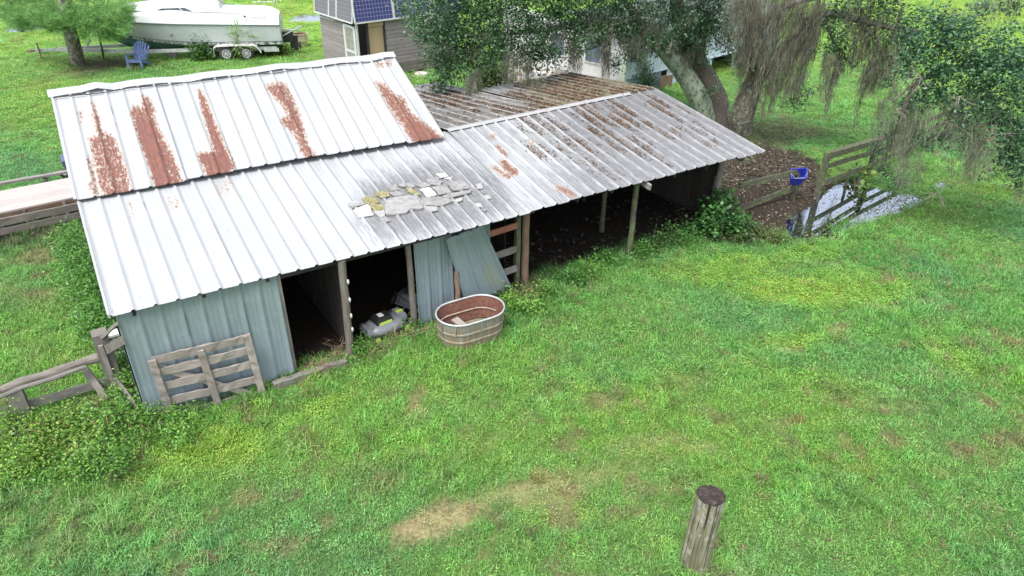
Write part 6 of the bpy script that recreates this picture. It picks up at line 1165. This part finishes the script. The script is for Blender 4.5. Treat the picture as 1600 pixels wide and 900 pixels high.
for i, (lb, px, py, rr, n, cl) in enumerate((('small bright weed sprouting at the shed opening left of the middle post', 900, 432, .22, 420, BUSH), ('leafy weed clump at the foot of the middle shed post', 948, 402, .24, 460, BUSH), ('low weed clump left of the leaf-covered mud', 1040, 372, .40, 900, DARKB), ('small green weed under the middle shed post', 1000, 392, .25, 500, BUSH), ('round-leaved weed in front of the second stall', 640, 505, .12, 120, BUSH), ('low weed clump in front of the stock tank wall', 800, 468, .28, 700, WEED), ('weed clump right of the stock tank', 828, 478, .26, 600, WEED), ('small weed beside the stall post left of the mower', 566, 542, .2, 380, WEED), ('loose weed tangle on the shed edge between post and leafy clump', 920, 420, .30, 500, WEED), ('dark weed tangle under the shed eave right of the middle post', 1022, 385, .36, 700, DARKB), ('broad weed patch at the shed edge nearest the dark bush', 1072, 372, .36, 600, BUSH), ('weed patch at the foot of the brown stall post', 850, 452, .28, 500, WEED))):
    shrub(lb, at(px, py+6, 0), [GB(px, py, .18, rr, n, .8)], .065 if i < 5 else .05, cl, 120+i, cat='weed', name='weed_plant', stems=4)
shrub('dark leafy bush growing against the right end of the open shed', at(1128, 368, 0), [GB(1085, 358, .15, .25, 220), GB(1165, 350, .15, .2, 160), GB(1103, 325, .5, .22, 240), GB(1126, 318, .75, .30, 330), GB(1118, 345, .45, .34, 380), GB(1146, 342, .45, .28, 300), GB(1098, 352, .3, .2, 160), GB(1156, 362, .2, .25, 200), GB(1130, 300, 1., .15, 60)], .095, ((.015, .045, .015), (.035, .10, .025), (.08, .22, .05)), 90, stems=8, aspect=.8)
shrub('low brown-green bush in the wet mud beside the puddle', at(1190, 375, 0), [GB(1185, 360, .12, .38, 700, .4), GB(1215, 372, .1, .3, 500, .4), GB(1160, 372, .12, .3, 400, .5)], .06, ((.05, .06, .02), (.10, .15, .04), (.16, .22, .06)), 91)
shrub('dark rounded bush growing in front of the trailer wheels', at(318, 88, 0), [GB(318, 74, .6, .55, 900), GB(308, 82, .4, .4, 500), GB(332, 82, .35, .4, 450)], .12, ((.03, .08, .02), (.07, .18, .04), (.16, .32, .08)), 92, tr=.16)
shrub('tall grassy reeds standing against the side of the boat', at(372, 84, 0), [GB(370, 55, 1.4, .22, 90, 3.2), GB(383, 50, 1.3, .12, 50, 3.4), GB(376, 70, .7, .35, 200)], .5, ((.10, .22, .04), (.20, .36, .08), (.34, .42, .16)), 93, cat='reeds', name='reed_clump', aspect=.06, tr=.1)
shrub('low weeds growing under the boat stern', at(425, 80, 0), [GB(405, 78, .25, .45, 400, .6), GB(425, 77, .25, .45, 400, .6), GB(440, 75, .25, .4, 300, .6)], .18, ((.08, .2, .03), (.16, .36, .05), (.28, .46, .08)), 94, aspect=.3, tr=.2)
shrub('weathered dark evergreen bush behind the shed roof, left of the porch deck', at(765, 150, 0), [GB(760, 118, 1.4, .6, 1400), GB(778, 112, 1.5, .6, 1300), GB(752, 135, .9, .6, 1200), GB(785, 130, 1., .5, 900)], .10, ((.02, .045, .015), (.06, .12, .03), (.16, .22, .08)), 95, tr=.18)
shrub('dark vine bush climbing the house wall below the forked oak', at(1010, 138, 0), [GB(1005, 118, .7, .4, 700), GB(998, 100, 1.2, .35, 500), GB(1015, 128, .4, .35, 400), GB(1002, 88, 1.7, .2, 160)], .10, DARKB, 96, tr=.15)
shrub('round bush at the far end of the blue house behind the trunks', at(1165, 110, 0), [GB(1160, 98, .6, .4, 500)], .10, DARKB, 97, tr=.15)
for i, (px, py, s_) in enumerate(((235, -2, 1.5), (290, -6, 1.6), (340, -6, 1.3), (15, 2, 1.3), (170, -4, 1.6))):
    c_ = at(px, py, 0); shrub(('dark thicket at the top edge above the boat bow', 'dark thicket at the top edge above the boat cabin', 'dark thicket at the top edge above the boat stern', 'yellowish thicket at the top left corner of the meadow', 'brown-green thicket behind the pine crown')[i], c_, [(c_+np.array([a, b, .8]), (1.3*s_, 1., 1.*s_), 700) for a, b in ((-1.5, 0), (0, .5), (1.5, 0))], .22, WEEDY if i > 2 else ((.04, .07, .03), (.10, .14, .06), (.2, .22, .12)), 140+i, tr=.3)
# water plant by the fence
shrub('water plant with broad drooping leaves growing in the puddle beside the fence', at(1338, 292, 0), [GB(1338, 282, .1, .3, 70, .6), GB(1345, 268, .35, .2, 40)], .16, ((.05, .10, .02), (.12, .22, .04), (.30, .34, .06)), 98, cat='water plant', name='water_plant', aspect=.7)

# ------------------------------------------------------------------ leaf litter
LC = (np.array((.045, .037, .03)), np.array((.12, .095, .07)), np.array((.31, .27, .21)))
def litter(name, P, Nn, size, seed, cols=LC, dark=1., parent=None):
    r = np.random.default_rng(seed); n = len(P); D = r.normal(size=(n, 3)); D -= Nn*(np.sum(D*Nn, 1, keepdims=True))*.85; T = r.random((n, 1)); tint = np.where(T < .5, cols[0]+(cols[1]-cols[0])*T*2, cols[1]+(cols[2]-cols[1])*(T*2-1))*r.uniform(.5, 1.15, (n, 1))*dark
    L = size*r.uniform(.6, 1.4, n); return leafmesh(name, P, D, Nn+r.normal(size=(n, 3))*.35, L, L*.5, tint, M_litter, parent)
# on the ground
r_ = np.random.default_rng(77); gx_ = r_.uniform(3.5, 15, 60000); gy_ = r_.uniform(12, 26, 60000); k = masks(gx_, gy_); pr_ = np.clip(k['litter']*1.0+.35*k.get('old', 0)+.3*k.get('lit', 0), 0, 1)*(1-sstep(.2, .5, k['pond']))*(.35+.65*(1-k['wet']))
m_ = r_.random(60000) < pr_; gx_, gy_ = gx_[m_], gy_[m_]; kk = {a: b_[m_] for a, b_ in k.items()}; gz_ = height(gx_, gy_, kk)+.012
gl_ = litter('leaf_litter', np.stack([gx_, gy_, gz_], 1), np.tile(Z3, (len(gx_), 1)), .075, 5, dark=.95); stuff(gl_, 'brown fallen oak leaves covering the ground between the shed and the puddle', 'leaf litter')
# floating specks on the puddle
r_ = np.random.default_rng(78); wx_ = r_.uniform(6, 14, 30000); wy_ = r_.uniform(14, 20.5, 30000); P3 = np.stack([wx_, wy_, np.zeros_like(wx_)], 1); pxx, pyy = proj(P3)
near = sstep(45, 4, np.abs(pyy-(378-(pxx-1262)*.40))); inp = polymask(pxx, pyy, PUD, 1.5); fl_ = r_.random(30000) < inp*(.08+.6*near*sstep(1230, 1290, pxx)+.5*sstep(1375, 1430, pxx))
wp = P3[fl_]; wp[:, 2] = -.028; fw_ = litter('duckweed', wp, np.tile(Z3, (len(wp), 1)), .05, 6, cols=(np.array((.06, .12, .03)), np.array((.14, .26, .06)), np.array((.3, .3, .12)))); stuff(fw_, 'small green floating leaves scattered over the puddle', 'duckweed')
# on the shed roof
r_ = np.random.default_rng(79); PP = []; NN = []
dens = [(900, 215, 60, 16, .5), (950, 190, 60, 18, 1.), (985, 180, 45, 12, 1.), (1060, 180, 34, 12, 1.), (1025, 165, 40, 12, .8), (920, 195, 40, 12, .8), (990, 225, 50, 14, .45), (870, 200, 40, 16, .4), (840, 235, 30, 14, .4), (960, 225, 50, 12, .4), (1045, 205, 30, 10, .6), (820, 190, 50, 18, .35), (1090, 210, 40, 14, .35), (880, 240, 30, 14, .25), (1020, 250, 60, 10, .12), (930, 260, 60, 14, .15)]
densb = [(700, 155, 60, 16, .8), (740, 165, 50, 14, .8), (790, 170, 60, 14, .6), (850, 160, 60, 14, .9), (880, 145, 60, 14, 1.), (920, 150, 50, 14, 1.), (960, 150, 40, 12, .9), (1000, 135, 40, 10, .8), (820, 130, 50, 12, .8), (900, 125, 60, 10, .9), (870, 178, 50, 12, .8), (990, 150, 50, 12, .8), (690, 180, 50, 14, .2)]
NR = 21
for (A_, B_, C_, D_, dl, cnt, nr) in ((RQ[0], RQ[1], RQ[2], RQ[3], dens, 90000, 21), (bR, bL, RQ[3], rid(tm), densb, 90000, 12), (bLL, b3, rid(tm), rid(0), densb, 60000, 9)):
    a = r_.random(cnt); s_ = r_.random(cnt); Pt = (A_[None]*(1-a)[:, None]+B_[None]*a[:, None])*(1-s_)[:, None]+(C_[None]*(1-a)[:, None]+D_[None]*a[:, None])*s_[:, None]; px_, py_ = proj(Pt); den = np.zeros(cnt)
    for (cx, cy, rx, ry, st) in dl: th = math.radians(25 if dl is dens else 12); ddx = px_-cx; ddy = py_-cy; e1_ = (ddx*math.cos(th)+ddy*math.sin(th))/rx; e2_ = (-ddx*math.sin(th)+ddy*math.cos(th))/ry; den = np.maximum(den, st*(1-sstep(.5, 1.2, np.hypot(e1_, e2_))))
    fr_ = (a*nr) % 1; offr = np.exp(-((fr_-.22)/.16)**2)+.35*np.exp(-((fr_-.6)/.2)**2); den = den*offr*sstep(.32, .62, fbm(a*nr*.3*1.6, s_*4, .5, 7)); m_ = r_.random(cnt) < den*1.25; Nq = nrm(np.cross(B_-A_, C_-A_)); Nq = Nq if Nq[2] > 0 else -Nq; PP.append(Pt[m_]+Nq*.014+Nq*r_.random((m_.sum(), 1))*.015); NN.append(np.tile(Nq, (m_.sum(), 1)))
rl = litter('roof_leaves', np.concatenate(PP), np.concatenate(NN), .055, 8, cols=(np.array((.07, .045, .03)), np.array((.19, .115, .07)), np.array((.32, .22, .15)))); stuff(rl, 'dry brown oak leaves lying in drifts on the grey shed roof', 'leaf litter')
# straw and dead stems inside the stalls
r_ = np.random.default_rng(80); SP = []
for (px, py, rx, ry, n) in ((500, 572, 34, 10, 160), (530, 548, 14, 20, 120), (640, 520, 40, 10, 200), (600, 540, 30, 8, 90), (820, 458, 22, 10, 220), (690, 515, 30, 6, 80), (580, 560, 20, 6, 60), (800, 462, 20, 8, 80)):
    for _ in range(n): SP.append(at(px+r_.normal()*rx*.5, py+r_.normal()*ry*.5, r_.uniform(.02, .18)))
SP = np.array(SP); n = len(SP); D = r_.normal(size=(n, 3))*np.array([1, 1, .6])+np.array([0, 0, .3]); tint = np.array((.28, .19, .13))*r_.uniform(.5, 1.6, (n, 1)); dd_ = leafmesh('dead_stems', SP, D, r_.normal(size=(n, 3)), .22*r_.uniform(.5, 1.4, n), np.full(n, .008), tint, M_litter); stuff(dd_, 'dry brown dead stems tangled along the stall openings', 'dead stems')
r_ = np.random.default_rng(84); SP = []
for (px, py, rx, ry, n) in ((90, 690, 110, 40, 90), (200, 670, 60, 26, 40), (130, 420, 30, 60, 30)):
    for _ in range(n): SP.append(at(px+r_.normal()*rx*.5, py+r_.normal()*ry*.5, r_.uniform(.1, .4)))
SP = np.array(SP); n = len(SP); D = r_.normal(size=(n, 3))*np.array([1, 1, .5])+np.array([0, 0, .8]); tint = np.array((.26, .17, .08))*r_.uniform(.5, 1.6, (n, 1)); dd_ = leafmesh('dry_stalks', SP, D, r_.normal(size=(n, 3)), .26*r_.uniform(.5, 1.4, n), np.full(n, .010), tint, M_litter); stuff(dd_, 'thin brown dry stalks standing among the weeds at the left', 'dry stalks')
# shed floor trampled lumps
r_ = np.random.default_rng(81); us = r_.uniform(7.4, 13.3, 1500); vs_ = r_.uniform(.5, 7, 1500); P4 = np.array([B(a, b, .0) for a, b in zip(us, vs_)]); P4[:, 2] = .02; ml = litter('floor_debris', P4, np.tile(Z3, (1500, 1)), .12, 9, cols=(np.array((.02, .018, .016)), np.array((.05, .046, .042)), np.array((.12, .12, .12)))); stuff(ml, 'trampled dark mud and debris on the shed floor', 'debris')
